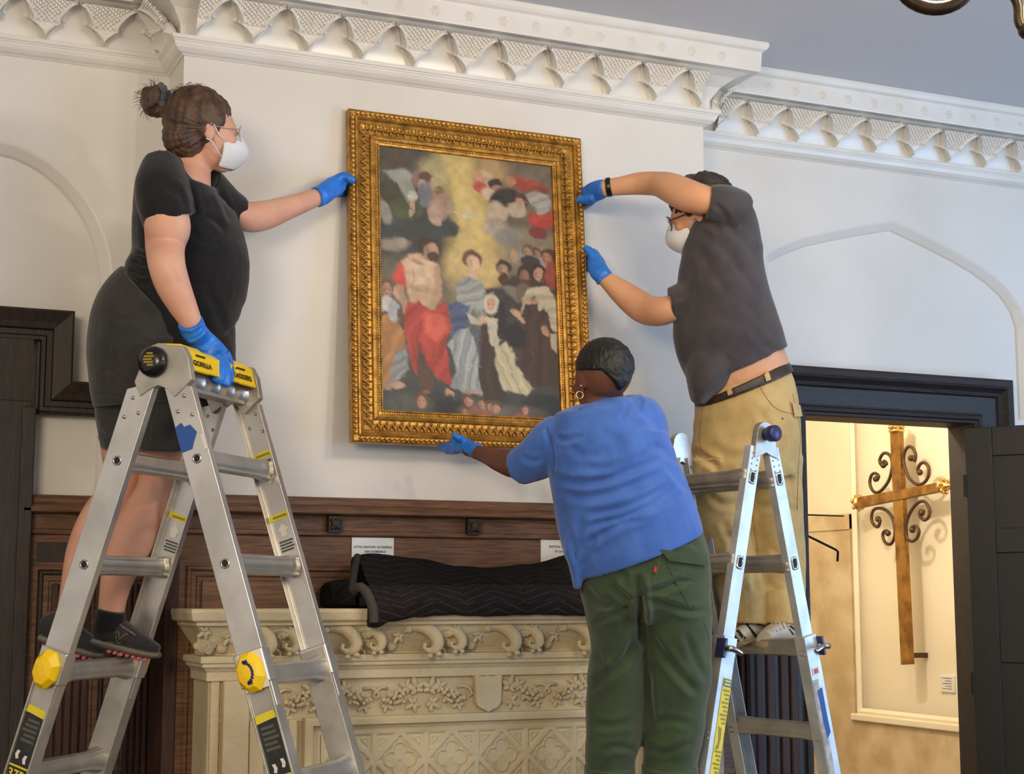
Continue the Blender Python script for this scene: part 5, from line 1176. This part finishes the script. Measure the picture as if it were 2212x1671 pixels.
gF=hand('glove',[(690,423,5.17,21,.026),(708,411,5.20,22,.024),(724,401,5.23,22,.020),(736,394,5.26,18,.018)],
 [[(728,386,5.24,10),(744,381,5.25,10),(757,387,5.245,9),(765,391,5.25,7.5)],
  [(734,388,5.27,9),(748,380,5.31,9),(757,384,5.35,8),(764,390,5.36,7)],
  [(736,396,5.28,9),(748,393,5.33,9),(757,398,5.37,8),(764,402,5.38,7)],
  [(732,404,5.28,9),(743,405,5.33,8.5),(752,410,5.37,8),(760,414,5.38,7)],
  [(724,412,5.27,8.5),(735,416,5.32,8),(744,421,5.36,7.5),(752,425,5.37,6.5)]],cuffF,fold=[([(690,408),(700,420),(704,438)],.003,4)])
# socks and shoes
SOCK=cloth('black_sock',(20,18,22)); SHOE=cloth('dark_grey_mesh',(52,50,52),(38,37,39),b=.001,bs=260); SOLE=mat('pale_green_grey_sole',(128,120,108),.7,col2=(104,98,90),scale=14); CORAL=mat('coral_rubber',(206,106,104),.6)
sk=[remesh('sock',[limb([(242,1318,4.63,31,.038),(238,1340,4.63,33,.042),(236,1362,4.63,36,.045)],20,4)],.005,SOCK,1),remesh('sock',[limb([(146,1322,4.80,25,.034),(142,1340,4.80,27,.036),(138,1362,4.80,30,.040)],20,4)],.005,SOCK,1)]
def shoe(dx,dy,D,s=1.,tilt=0.):
    def T(x,y): 
        a=math.radians(tilt); X=(x-280)*s; Y=(y-1385)*s; return (280+dx+X*math.cos(a)-Y*math.sin(a),1385+dy+X*math.sin(a)+Y*math.cos(a))
    def q(x,y,h,rd,dD=0): X,Y=T(x,y); return (X,Y,D+dD,h*s,rd)
    up_=remesh('shoe',[limb([q(206,1365,24,.030),q(226,1362,33,.036),q(252,1368,33,.038),q(278,1378,27,.040),q(304,1389,21,.042),q(328,1399,15,.038),q(344,1405,10,.028)],24,5),ellp(*T(232,1348),D,28*s,22*s,.036)],.0042,SHOE,2,noisef=.0015,nscale=40.,
      folds=[([T(270,1352),T(280,1372),T(276,1392)],.003,4),([T(215,1372),T(232,1388),T(250,1394)],.003,3)])
    so_=remesh('sole',[limb([q(200,1386,9,.034),q(225,1392,11,.036),q(258,1400,11,.037),q(290,1409,10,.040),q(322,1415,9,.038),q(346,1416,7,.026)],20,5)],.004,SOLE,1)
    cr_=MB()
    for k in range(7):
        X,Y=T(236+13*k,1408+3.0*k); cr_.ell(P(X,Y,D-.022),(.008,.016,.006),8,6,Matrix((RT,FW,UP)).transposed())
    cr_=cr_.build('tread',CORAL,None,True); bvv=bvh(up_); out=[up_,so_,cr_]
    lm=mat('mustard_outline',(178,140,60),.5)
    n_=[T(x,y) for x,y in [(234,1392),(252,1366),(256,1366),(258,1382),(272,1370),(276,1371),(258,1391),(253,1389),(251,1376),(240,1391)]]
    P3=[cast(bvv,a[0],a[1],.0012) for a in n_]; P3=[p for p in P3 if p]; P3.append(P3[0])
    if len(P3)>3: out.append(MB().tube(P3,.0010,6,False).build('letter_mark',lm,None))
    lc=MB()
    for k in range(4):
        a=cast(bvv,*T(258+8*k,1350+5*k),.001); b=cast(bvv,*T(268+8*k,1360+5*k),.001)
        if a and b: lc.tube([a,(a+b)/2+UP*.002-FW*.003,b],.0022,6)
    out.append(lc.build('lace',mat('pinkish_lace',(140,100,98),.8),None,True))
    for o_ in out[1:]: o_.parent=up_
    return up_
s1=shoe(0,-2,4.63,1.,0); s2=shoe(-116,-4,4.80,.98,4)
adopt(wr,[body,shirt,shorts,hair,bun,tie,fly,mk1,straps,gN,gF]+gl+er+sk+[s1,s2])
# ================= PERSON IN BLUE, SEEN FROM BEHIND =================
SKB=skin('dark_brown_skin',(116,72,50),(98,60,41)); BLT=cloth('royal_blue_cotton',(72,112,190),(62,100,176)); GRN=cloth('olive_green_twill',(64,80,54),(54,69,46),b=.0008,bs=160)
DB=4.66
br=thing('person',P(1395,1671,DB),'person with short black hair, blue t-shirt and green cargo trousers supporting the frame from below','person')
HcB=P(1300,820,4.66); HB_=.238
hp2,gB,MB2=headparts(HcB,HB_,(FW*.86-RT*.48-UP*.02),UP)
armB=[(1205,955,4.68,42,.055),(1160,992,4.72,36,.050),(1118,1003,4.80,31,.043),(1082,994,4.88,26,.037),(1050,983,4.96,18,.030),(1022,974,5.01,15,.022),(1005,968,5.03,15,.02)]
armB2=[(1400,940,4.76,28,.038),(1392,950,4.85,28,.038),(1370,960,4.95,28,.042),(1330,950,5.05,20,.032),(1290,930,5.12,16,.024)]
torB=[(1318,885,4.68,46,.060),(1318,920,4.67,98,.095),(1322,960,4.65,122,.135),(1330,1040,4.65,128,.140),(1346,1110,4.65,136,.15),(1368,1170,4.65,140,.155),(1388,1230,4.65,118,.12),(1396,1270,4.66,100,.10)]
neckB=[(1298,830,4.67,46,.060),(1300,860,4.67,47,.060),(1306,885,4.67,56,.068)]
lb1=[(1330,1300,4.66,48,.07),(1328,1400,4.67,42,.065),(1326,1500,4.68,42,.065),(1318,1640,4.70,38,.055),(1316,1740,4.70,30,.045),(1316,1800,4.71,24,.036),(1316,1840,4.71,24,.036)]
lb2_=[(1460,1300,4.66,50,.07),(1460,1500,4.68,48,.07),(1450,1640,4.70,38,.055),(1448,1740,4.70,30,.045),(1446,1800,4.71,24,.036),(1446,1840,4.71,24,.036)]
b2=remesh('body',hp2+[limb(armB,22,5),limb(armB2,22,5),limb(neckB,24,5),limb(torB,30,5,sc=.92),limb(lb1,22,5),limb(lb2_,22,5)],.0058,SKB,3,folds=[([(1262,862),(1285,858),(1320,852)],.0015,4)])
shB=[(1318,866,4.67,44,.062),(1319,882,4.665,72,.085),(1316,905,4.66,106,.118),(1312,935,4.655,128,.135),(1318,985,4.65,137,.145),(1331,1040,4.65,143,.150),(1349,1105,4.65,150,.160),(1370,1165,4.65,150,.166),(1383,1200,4.65,147,.168)]
slB=[(1225,925,4.67,48,.072),(1200,955,4.68,56,.072),(1165,985,4.71,50,.066),(1136,1002,4.75,43,.060),(1120,1010,4.77,40,.058)]
slB2=[(1335,893,4.68,36,.075),(1362,897,4.685,46,.09),(1385,905,4.69,50,.095),(1398,925,4.69,46,.095),(1402,965,4.68,42,.10)]
shirtB=remesh('t_shirt',[limb(shB,36,6,.03),limb(slB,24,5,.02),limb(slB2,24,5,.02),limb([(1240,1120,4.62,26,.07),(1243,1190,4.61,20,.07),(1247,1235,4.61,14,.06),(1248,1268,4.61,8,.05)],18,4)],.0058,BLT,3,
 folds=[([(1192,1030),(1240,1042),(1300,1038),(1360,1018),(1440,985)],.010,8),([(1205,1062),(1270,1074),(1350,1055),(1450,1012)],.006,9),([(1255,1110),(1310,1105),(1380,1085),(1465,1040)],.009,8),([(1258,1140),(1320,1125),(1400,1098),(1475,1060)],.006,8),([(1270,1175),(1310,1150),(1370,1120)],.008,8),([(1240,1000),(1300,1012),(1370,1000),(1430,960)],.004,9),
  ([(1262,1110),(1248,1160),(1240,1215)],.007,8),([(1220,1090),(1230,1150),(1245,1220)],.006,8),([(1285,1150),(1268,1190),(1262,1225)],.006,8),([(1186,935),(1196,975),(1196,1020)],.005,5),([(1200,945),(1225,950),(1260,938)],.006,6),([(1180,922),(1186,960),(1197,1010)],.003,5),([(1356,866),(1352,884),(1338,910)],.003,5),([(1375,858),(1385,868),(1380,885)],.004,4),([(1290,930),(1330,950),(1350,985)],.003,12),([(1440,1000),(1460,1030),(1490,1060)],.005,7),([(1125,985),(1150,995),(1175,990)],.004,6),([(1300,1190),(1380,1150),(1470,1128)],.003,14),([(1270,1130),(1340,1118),(1420,1080),(1475,1040)],.007,6),([(1290,1160),(1330,1135),(1400,1120)],.005,6),([(1225,1130),(1236,1180),(1250,1240)],.005,7),([(1230,960),(1260,985),(1300,980)],.003,9),([(1400,960),(1440,975),(1470,1010)],.004,8)],noisef=.0035,nscale=8.)
pv=[(1372,1160,4.655,138,.155),(1386,1200,4.655,142,.162),(1393,1240,4.655,143,.163),(1396,1275,4.66,141,.155),(1397,1305,4.665,132,.125),(1397,1325,4.67,112,.09)]
t1=[(1330,1290,4.66,72,.13),(1334,1345,4.67,66,.12),(1334,1400,4.68,57,.105),(1330,1450,4.68,60,.10),(1328,1500,4.69,62,.098),(1327,1578,4.69,61,.095),(1320,1625,4.70,56,.09),(1316,1668,4.70,51,.085),(1316,1690,4.70,50,.085)]
t2=[(1462,1290,4.66,74,.13),(1464,1345,4.67,75,.12),(1465,1400,4.68,72,.11),(1467,1460,4.68,70,.105),(1461,1520,4.69,66,.10),(1457,1578,4.69,64,.095),(1450,1620,4.70,60,.09),(1447,1660,4.70,58,.088),(1447,1690,4.70,57,.088)]
trB=remesh('trousers',[limb(pv,36,5,.02),limb(t1,28,5,.03),limb(t2,28,5,.03)],.0058,GRN,14,
 folds=[([(1375,1240),(1380,1270),(1383,1300),(1385,1345)],.020,9),([(1385,1290),(1386,1340),(1390,1400)],.022,8),([(1384,1282),(1420,1275),(1465,1258),(1500,1250)],.010,7),([(1384,1290),(1430,1302),(1490,1320),(1536,1314)],.010,7),([(1382,1292),(1350,1290),(1320,1262)],.010,7),([(1382,1300),(1340,1320),(1280,1345)],.010,7),([(1330,1200),(1345,1240),(1375,1280)],.005,8),([(1262,1262),(1290,1295),(1330,1312)],.005,8),
  ([(1392,1352),(1430,1410),(1480,1470),(1510,1500)],.009,9),([(1382,1350),(1355,1420),(1300,1470),(1268,1490)],.009,9),([(1398,1440),(1404,1520),(1410,1600)],.007,8),([(1282,1462),(1330,1440),(1370,1390)],.005,8),([(1276,1560),(1320,1568),(1370,1556)],.005,8),([(1400,1560),(1450,1556),(1500,1566)],.004,8),([(1300,1625),(1330,1612),(1376,1620)],.006,7),([(1400,1610),(1440,1625),(1500,1600)],.006,7),([(1480,1360),(1500,1420),(1530,1470)],.005,8),([(1285,1400),(1300,1440),(1290,1475)],.005,7),([(1440,1180),(1480,1165),(1515,1185)],.004,7),([(1300,1215),(1360,1185),(1430,1165)],.003,8)],noisef=.005,nscale=9.)
cf=[remesh('trouser_cuff',[limb([(x,1650,4.70,h,.094),(x,1668,4.70,h+1,.096),(x,1692,4.70,h,.094)],26,4,.02)],.005,GRN,1,noisef=.002,nscale=20.) for x,h in ((1316,54),(1447,61))]
bv2=bvh(trB)
pk=[patch('pocket_flap',trB,[(1247,1236),(1314,1208),(1311,1238),(1249,1256)],GRN,.011,10,4,bv2),patch('pocket_flap',trB,[(1423,1186),(1520,1196),(1519,1222),(1444,1211)],GRN,.011,12,4,bv2),
    patch('back_pocket',trB,[(1436,1212),(1518,1222),(1510,1300),(1492,1318)],GRN,.0012,14,10,bv2,.0012),patch('back_pocket',trB,[(1256,1256),(1310,1240),(1326,1290),(1280,1345)],GRN,.0012,14,10,bv2,.0012)]
tagr=patch('red_tab',trB,[(1414,1223),(1419,1224),(1417,1236),(1411,1235)],REDL,.006,2,2,bv2)
STI=mat('olive_stitching',(88,100,70),.9)
st=MB()
def stitch(o,pts,bv,m=STI,name='seam',r=.0011): return line(name,o,pts,r,m,.0004,bv)
sm=[stitch(trB,[(1534,1318),(1520,1340),(1532,1380),(1530,1440)],bv2),stitch(trB,[(1426,1190),(1422,1222),(1412,1262)],bv2),stitch(trB,[(1252,1240),(1266,1330),(1282,1400)],bv2)]
adx=[P(1255,823,4.5)]
HB2=hairmat('short_black_hair',(20,17,15),(10,9,8))
mb=MB()
def eb(x,y,z,a,b,d): mb.ell(gB(x,y,z),(a*HB_,b*HB_,d*HB_),24,16,MB2)
eb(-.075,0,.135,.425,.352,.395); eb(-.16,0,.0,.33,.318,.24)
hs=[(mb.V,mb.F)]
def cutB(co,no):
    d=(co-np.array(HcB)); M_=np.array(MB2); q=d@M_/HB_; f_,l_,z_=q[:,0],q[:,1],q[:,2]
    zl=np.where(f_<.02,.125-.27*np.clip(1-np.abs(l_)/.25,0,1),.13); m=np.clip((zl-z_)/.03,0,1)
    return co-d*(m*.20)[:,None]
hb=remesh('hair',hs,.0042,HB2,2,noisef=.003,nscale=60.,extra=cutB)
ear=[]
eC=gB(-.02,.34,-.03) 
GE=mat('gold_hoop',(226,184,130),.2,1.)
hp=P(1252,853,4.60); pts=[hp+(RT*math.cos(a)+UP*math.sin(a))*.0105 for a in [2*math.pi*i/20 for i in range(21)]]
ear.append(MB().tube(pts,.0022,8,False).build('hoop_earring',GE,None,True)); ear.append(MB().ell(P(1255,833,4.59),(.004,.004,.004),8,6).build('ear_stud',CHR,None,True)); ear.append(MB().ell(P(1259,843,4.59),(.0022,.0022,.0022),8,6).build('ear_stud',CHR,None,True))

cuffB=[(1034,975,4.985,17,.024),(1027,973,5.00,17,.023),(1018,971,5.015,15,.021)]
gl2=hand('glove',[(1026,972,5.00,15,.021),(1012,966,5.02,17,.018),(998,960,5.04,17,.015),(986,957,5.06,14,.013)],
 [[(1000,950,5.03,9),(990,946,5.02,8.5),(983,942,5.015,7.5),(978,938,5.01,6)],
  [(988,953,5.05,8),(976,957,5.08,8),(966,960,5.11,7),(958,962,5.13,6)],
  [(988,959,5.05,8),(974,962,5.09,8),(961,964,5.12,7),(948,966,5.15,6)],
  [(990,965,5.05,8),(977,968,5.09,7.5),(965,970,5.12,7),(954,970,5.15,6)],
  [(994,971,5.05,7.5),(983,974,5.08,7),(973,975,5.11,6.5),(964,975,5.13,5.5)]],cuffB,fold=[([(1022,960),(1018,972),(1020,984)],.002,3)])
gl3=hand('glove',[(1300,935,5.10,16,.020),(1285,925,5.13,17,.018),(1272,915,5.15,16,.015)],
 [[(1278,905,5.14,8),(1272,895,5.13,8),(1268,886,5.13,7)],[(1268,912,5.17,8),(1262,905,5.19,7),(1258,898,5.2,6)],[(1266,918,5.17,8),(1259,913,5.19,7),(1254,907,5.2,6)],[(1266,925,5.17,8),(1259,922,5.19,7),(1253,917,5.2,6)],[(1269,932,5.17,7),(1262,931,5.19,6.5),(1257,928,5.2,6)]])
BTS=cloth('dark_work_shoe',(40,38,38))
fz=P(1395,1860,4.70).z
fs=[remesh('shoe',[limb([(x,1838,4.70,27,.05),(x,1852,4.72,28,.09),(x,1862,4.73,28,.11)],20,4)],.005,BTS,1) for x in (1316,1446)]
bvs=bvh(shirtB)
sm+= [line('sleeve_seam',shirtB,[(1182,920),(1190,950),(1197,985),(1194,1022)],.0010,mat('blue_seam',(50,78,142),.9),.0004,bvs),line('collar_band',shirtB,[(1253,884),(1275,872),(1300,862),(1330,853),(1347,850)],.0030,mat('blue_rib',(58,92,164),.9),.0,bvs)]
adopt(br,[b2,shirtB,trB,hb,gl2,gl3,tagr]+cf+pk+sm+ear+fs)
# low work platform carrying the person, just below the picture
pl=thing('work_platform',P(1381,1900,4.75)*1.0,'low aluminium work platform under the person in the blue t-shirt','platform')
pc=P(1381,1868,4.74); zt=fz-.002; o=[]
pl.location=(pc.x,pc.y,0)
X_=Vector((RT.x,RT.y,0)).normalized(); Y_=Vector((-X_.y,X_.x,0))
def pb(c,hx,hy,hz,nm,m=ALUD): return bev(MB().obox(c,X_,Y_,Zv,hx,hy,hz).build(nm,m),.003)
ct=Vector((pc.x,pc.y,zt-.022)); o.append(pb(ct,.30,.17,.020,'deck'))
for sx in (-1,1):
    for sy in (-1,1): o.append(pb(Vector((ct.x,ct.y,(zt-.04)/2))+X_*(.27*sx)+Y_*(.14*sy),.014,.014,(zt-.04)/2-.001,'leg'))
    o.append(pb(Vector((ct.x,ct.y,.3))+X_*(.27*sx),.010,.13,.012,'cross_bar'))
adopt(pl,o)
# ================= MAN ON THE RIGHT LADDER =================
SKM=skin('tan_skin',(222,168,130),(208,150,114)); CHT=cloth('charcoal_cotton',(74,69,72),(64,60,63)); KHA=cloth('khaki_canvas',(200,172,116),(186,157,100),b=.001,bs=150)
mr=thing('person',P(1655,1400,5.28),'person in a charcoal t-shirt, brown belt and khaki trousers standing on the right ladder','person')
HcM=P(1512,462,5.39); HM_=.254
fM=(-RT*.90+FW*.26-UP*.28); hp3,gM,MM=headparts(HcM,HM_,fM,(UP*.95-RT*.25))
aU=[(1585,450,5.290,30,.045),(1562,436,5.260,29,.042),(1535,433,5.255,30,.044),(1515,430,5.260,33,.048),(1482,421,5.290,36,.048),(1448,405,5.350,33,.045),(1420,397,5.420,27,.041),(1385,396,5.469,25,.038),(1350,400,5.484,21,.031),(1320,404,5.495,19,.026),(1300,408,5.500,18,.024)]
aL=[(1500,650,5.370,28,.04),(1468,664,5.360,28,.042),(1445,668,5.360,30,.045),(1425,672,5.380,32,.048),(1395,668,5.430,33,.046),(1365,648,5.468,31,.042),(1335,624,5.481,25,.034),(1308,602,5.493,18,.026),(1296,590,5.499,18,.024)]
tM=[(1535,520,5.380,34,.05),(1560,500,5.380,60,.10),(1562,560,5.380,80,.125),(1565,620,5.380,88,.13),(1572,690,5.380,98,.13),(1580,750,5.380,102,.13),(1600,805,5.410,106,.140),(1610,835,5.420,100,.125),(1612,870,5.420,90,.11)]
nM=[(1515,505,5.390,34,.052),(1528,530,5.390,38,.055),(1545,548,5.380,46,.07)]
lM1=[(1562,950,5.41,33.6,0.049),(1565,1150,5.41,33.6,0.0455),(1600,1290,5.327,24.0,0.0315),(1612,1340,5.29,26,0.04),(1616,1370,5.29,24,0.04)]
lM2=[(1672,950,5.44,33.6,0.049),(1685,1150,5.44,33.6,0.0455),(1690,1290,5.337,24.0,0.0315),(1690,1340,5.3,26,0.04),(1690,1372,5.3,24,0.04)]
b3=remesh('body',hp3+[limb(aU,22,5),limb(aL,22,5),limb(tM,30,5),limb(nM,22,5),limb(lM1,20,5),limb(lM2,20,5)],.0058,SKM,3,noisef=.0010,nscale=10.)
sM=[(1558,428,5.380,34,.06),(1566,452,5.380,58,.095),(1567,480,5.380,72,.125),(1562,520,5.380,84,.135),(1560,565,5.380,89,.14),(1561,620,5.380,99,.143),(1567,690,5.380,113,.147),(1574,730,5.380,117,.150),(1586,765,5.400,116,.152),(1600,796,5.400,112,.154)]
slU=[(1590,455,5.290,48,.08),(1568,440,5.260,42,.068),(1545,436,5.255,38,.062),(1530,434,5.255,36,.060)]
slL=[(1520,630,5.360,42,.07),(1488,645,5.360,40,.062),(1462,654,5.360,38,.058),(1446,657,5.360,36,.056)]
flap=[(1545,770,5.380,70,.135),(1530,810,5.370,56,.135),(1516,846,5.370,32,.12),(1508,872,5.370,14,.08)]
shM=remesh('t_shirt',[limb(sM,36,6,.04),limb(slU,24,5,.02),limb(slL,22,5,.02),limb(flap,24,4,.02)],.0058,CHT,12,
 folds=[([(1500,470),(1530,478),(1560,500)],.006,7),([(1515,495),(1560,540),(1610,600)],.005,9),([(1530,480),(1590,560),(1640,650)],.004,10),([(1505,520),(1535,580),(1580,640)],.004,10),([(1490,560),(1490,620),(1470,680)],.006,9),([(1508,600),(1495,680),(1475,740)],.006,9),([(1520,640),(1500,720),(1480,790)],.004,10),([(1560,480),(1605,520),(1645,560)],.004,9),([(1600,640),(1640,690),(1680,740)],.003,12),([(1540,440),(1560,455),(1575,480)],.005,6),([(1620,700),(1650,740),(1695,770)],.004,9),([(1450,648),(1475,640),(1492,620)],.005,6),([(1500,840),(1530,800),(1580,770)],.003,9)],noisef=.004,nscale=7.,
 extra=lambda co,no: (lambda x,y,D: co-np.outer(np.clip((y-(790-(x-1500)*.10))/60,0,1)*(x>1530)*.0,nUP))(*projn(co)))
pM=[(1600,818,5.420,104,.146),(1609,850,5.420,109,.152),(1613,890,5.420,113,.155),(1613,930,5.425,116,.155),(1611,975,5.425,118,.150),(1608,1015,5.430,116,.145)]
q1=[(1545,985,5.41,64,0.11),(1546,1050,5.41,62,0.1),(1557,1120,5.41,63,0.092),(1577,1200,5.411,56,0.08),(1597,1270,5.346,52,0.074),(1611,1310,5.309,49,0.07),(1616,1338,5.29,46,0.068)]
q2=[(1672,985,5.44,62,0.11),(1675,1050,5.44,58,0.1),(1677,1120,5.44,58,0.092),(1685,1200,5.441,55,0.082),(1689,1270,5.366,52,0.074),(1687,1310,5.324,50,0.07),(1685,1340,5.305,49,0.068)]
trM=remesh('trousers',[limb(pM,36,5,.03),limb(q1,26,5,.03),limb(q2,26,5,.03)],.0058,KHA,9,
 folds=[([(1606,1000),(1610,1080),(1622,1180),(1645,1330)],.014,8),([(1530,900),(1500,940),(1485,985)],.005,8),([(1490,975),(1520,985),(1550,1010)],.008,8),([(1510,1000),(1540,1000),(1556,1030)],.006,7),([(1640,880),(1665,930),(1700,960)],.004,9),([(1690,1000),(1712,1060),(1722,1120)],.004,8),([(1560,1120),(1580,1170),(1600,1230)],.006,8),([(1660,1180),(1700,1210),(1730,1205)],.005,7),([(1570,1240),(1600,1260),(1640,1250)],.006,7),([(1660,1262),(1690,1275),(1730,1262)],.006,6),([(1585,1300),(1620,1290),(1640,1300)],.005,6),([(1520,1060),(1560,1090),(1600,1085)],.007,8),([(1540,1180),(1575,1160),(1612,1170)],.006,8),([(1640,1100),(1680,1090),(1725,1110)],.005,8),([(1530,960),(1580,985),(1640,980)],.004,10)],noisef=.005,nscale=9.)
cfM=[remesh('trouser_cuff',[limb([(x,1296,5.327,h,.078),(x+2,1316,5.308,h+1,.080),(x+2,1350,5.295,h,.078)],24,4,.02)],.005,KHA,1,noisef=.003,nscale=18.) for x,h in ((1608,50),(1688,51))]
BEL=mat('dark_brown_leather',(60,42,34),.45,col2=(44,30,24),scale=20,bump=.0008,bscale=120); bvm=bvh(trM)
def beltpts(off):
    return [(1497,884+off),(1512,862+off),(1530,847+off),(1560,828+off),(1600,808+off),(1650,794+off),(1690,790+off),(1712,795+off)]
belt=remesh('belt',[limb([(1600,823,5.420,110,.160),(1604,832,5.420,112,.163),(1608,842,5.420,113,.164)],40,2,.05)],.0042,BEL,1)
bvb=bvh(belt)
lp=[patch('belt_loop',belt,[(1569,834),(1579,830),(1584,850),(1574,854)],KHA,.006,3,6,bvb),patch('belt_loop',belt,[(1648,804),(1658,800),(1664,820),(1654,824)],KHA,.006,3,6,bvb)]
KST=mat('khaki_stitching',(150,118,62),.9)
po=[line('pocket_seam',trM,[(1632,812),(1650,850),(1680,884),(1735,897)],.0012,KST,.0006,bvm),line('seam',trM,[(1712,850),(1728,930),(1724,1010),(1722,1100)],.0012,KST,.0006,bvm),line('pocket_seam',trM,[(1520,870),(1512,930),(1518,975),(1556,990)],.0012,KST,.0006,bvm),MB().ell(cast(bvm,1690,904,.001),(.003,.003,.003),8,6).build('rivet',IRON,None,True)]
pkt=patch('pocket_edge',trM,[(1706,868),(1734,880),(1738,898),(1712,900)],KHA,.010,5,4,bvm)
HAM=hairmat('dark_brown_short_hair',(62,54,44),(30,26,22))
mb=MB()
def em(x,y,z,a,b,d): mb.ell(gM(x,y,z),(a*HM_,b*HM_,d*HM_),24,16,MM)
em(-.09,0,.165,.440,.365,.385); em(.06,0,.26,.30,.30,.24); em(-.22,0,.02,.28,.29,.28)
hm=remesh('hair',[(mb.V,mb.F)],.0042,HAM,1,noisef=.013,nscale=30.)
flm=MB(); rr=random.Random(5)
for k in range(90):
    x0=rr.uniform(1520,1592); y0=383+((x0-1530)/62)**2*44*(1 if x0>1530 else .3)+rr.uniform(-1,5); b=rr.uniform(-.4,.9); L=rr.uniform(6,15); D=5.39+rr.uniform(-.05,.05)
    flm.tube([P(x0,y0,D),P(x0+L*.5*math.cos(b),y0-L*.4*math.sin(b)-1,D),P(x0+L*math.cos(b),y0-L*.5*math.sin(b)+2,D)],[.0008,.0007,.0003],4)
flm=flm.build('loose_hair',HAM,None,True); flm['kind']='stuff'
mkM=mask(gM,m=MASKM)
sp_=MB()
for s in (1,-1):
    sp_.tube([gM(.17,.262*s,-.14),gM(.05,.31*s,-.04),gM(-.04,.345*s,.06)],.0022,6); sp_.tube([gM(.13,.25*s,-.34),gM(.03,.31*s,-.22),gM(-.06,.335*s,-.12)],.0022,6)
sp_=sp_.build('mask_strap',MASKM,None,True)
gg=glasses(gM,HM_,MM,mat('dark_glasses_frame',(50,54,58),.3),.0022)
be=remesh('beard',[ (lambda m_:(m_.V,m_.F))(MB().ell(gM(.16,0,-.36),(.15*HM_,.19*HM_,.14*HM_),16,12,MM))],.004,mat('greying_beard',(92,84,76),.8,col2=(60,54,50),scale=60,bump=.003,bscale=120),1,noisef=.004,nscale=70.)
wb=MB().tube([P(1311,392,5.475),P(1311,404,5.475),P(1312,406,5.475)],.02).build('tmp2',BLK); bpy.data.objects.remove(wb)
band=remesh('wrist_band',[limb([(1322,403,5.493,21,.029),(1316,404,5.495,21.5,.030),(1309,405,5.497,21,.029)],22,3,.01)],.004,BLK,1)
gU=hand('glove',[(1308,405,5.497,19,.025),(1292,411,5.520,22,.022),(1276,418,5.560,21,.020),(1266,424,5.590,16,.016)],
 [[(1284,428,5.530,11),(1270,430,5.545,10),(1257,431,5.555,9),(1248,430,5.560,7)],
  [(1272,411,5.600,9.5),(1262,412,5.660,9),(1256,416,5.700,8),(1252,420,5.710,7)],
  [(1272,420,5.600,9.5),(1262,422,5.660,9),(1255,426,5.710,8),(1251,430,5.720,7)],
  [(1273,428,5.600,9),(1265,432,5.660,9),(1258,436,5.700,8),(1253,440,5.710,7)],
  [(1277,434,5.580,9),(1271,440,5.630,8.5),(1266,444,5.670,7.5),(1262,448,5.690,6.5)]],None,fold=[([(1304,390),(1300,405),(1303,422)],.002,4)])
gLo=hand('glove',[(1304,598,5.495,19,.025),(1294,586,5.500,21,.022),(1288,570,5.530,20,.020),(1284,556,5.560,15,.016)],
 [[(1284,562,5.540,11),(1278,548,5.550,10.5),(1270,539,5.555,9),(1263,535,5.560,7)],
  [(1288,552,5.580,9),(1284,545,5.640,8.5),(1278,544,5.690,8),(1270,546,5.710,7)],
  [(1284,560,5.590,9),(1277,556,5.650,8.5),(1271,556,5.700,8),(1266,558,5.710,7)],
  [(1281,570,5.580,9),(1275,568,5.640,8.5),(1270,568,5.690,8),(1266,570,5.710,7)],
  [(1280,582,5.560,8.5),(1275,580,5.620,8),(1271,580,5.670,7.5),(1267,581,5.690,6.5)]],[(1308,604,5.492,20,.028),(1300,593,5.496,20,.027),(1292,584,5.500,19,.025)],fold=[([(1296,606),(1304,596),(1316,590)],.002,4)])
# white trainers with dark stripes
WSH=mat('off_white_leather',(214,204,182),.5,col2=(196,184,160),scale=12); WSO=mat('tan_rubber_sole',(168,142,110),.6,col2=(140,116,90),scale=10); STR=mat('black_stripe',(26,24,26),.5)
def trainer(parts,stripes,sole):
    u=remesh('shoe',parts,.0042,WSH,2,noisef=.001,nscale=30.); so=remesh('sole',sole,.004,WSO,1); out=[so]; bv=bvh(u)
    for q in stripes: out.append(patch('stripe',u,q,STR,.0015,3,5,bv,.0015))
    for o in out: o.parent=u
    return u
shL=trainer([limb([(1638,1356,5.320,17,.035),(1620,1362,5.280,22,.040),(1602,1372,5.230,20,.042),(1588,1382,5.180,13,.035)],22,5)],[[(1609,1346),(1614,1346),(1636,1374),(1630,1375)],[(1590,1362),(1596,1360),(1612,1378),(1606,1380)],[(1584,1372),(1588,1370),(1598,1384),(1593,1386)]],[limb([(1640,1378,5.310,6,.035),(1612,1388,5.240,7,.042),(1588,1396,5.170,6,.036)],18,5)])
shR=trainer([limb([(1650,1378,5.160,14,.032),(1668,1368,5.210,20,.042),(1690,1362,5.260,25,.044),(1712,1362,5.320,24,.038),(1724,1364,5.350,18,.03)],22,5)],[[(1703,1352),(1708,1351),(1722,1360),(1719,1364)],[(1702,1357),(1706,1358),(1716,1370),(1712,1370)]],[limb([(1645,1392,5.150,8,.030),(1668,1393,5.200,9,.044),(1695,1390,5.260,9,.046),(1726,1384,5.340,9,.034)],18,5)])
lc=MB(); bvr=bvh(shR)
for k in range(4):
    a=cast(bvr,1672+8*k,1346-1*k,.001); b=cast(bvr,1678+8*k,1364-3*k,.001)
    if a and b: lc.tube([a,(a+b)/2-FW*.004,b],.0018,6)
lc=lc.build('lace',mat('grey_lace',(120,110,98),.8),None,True); lc.parent=shR
skM=[remesh('sock',[limb([(x,1332,5.295,h,.045),(x,1350,5.295,h,.046),(x,1366,5.295,h-3,.044)],20,3)],.005,SOCK,1) for x,h in ((1616,30),(1692,32))]
adopt(mr,[b3,shM,trM,belt,hm,flm,mkM,sp_,be,band,gU,gLo,pkt,shL,shR]+cfM+lp+po+gg+skM)
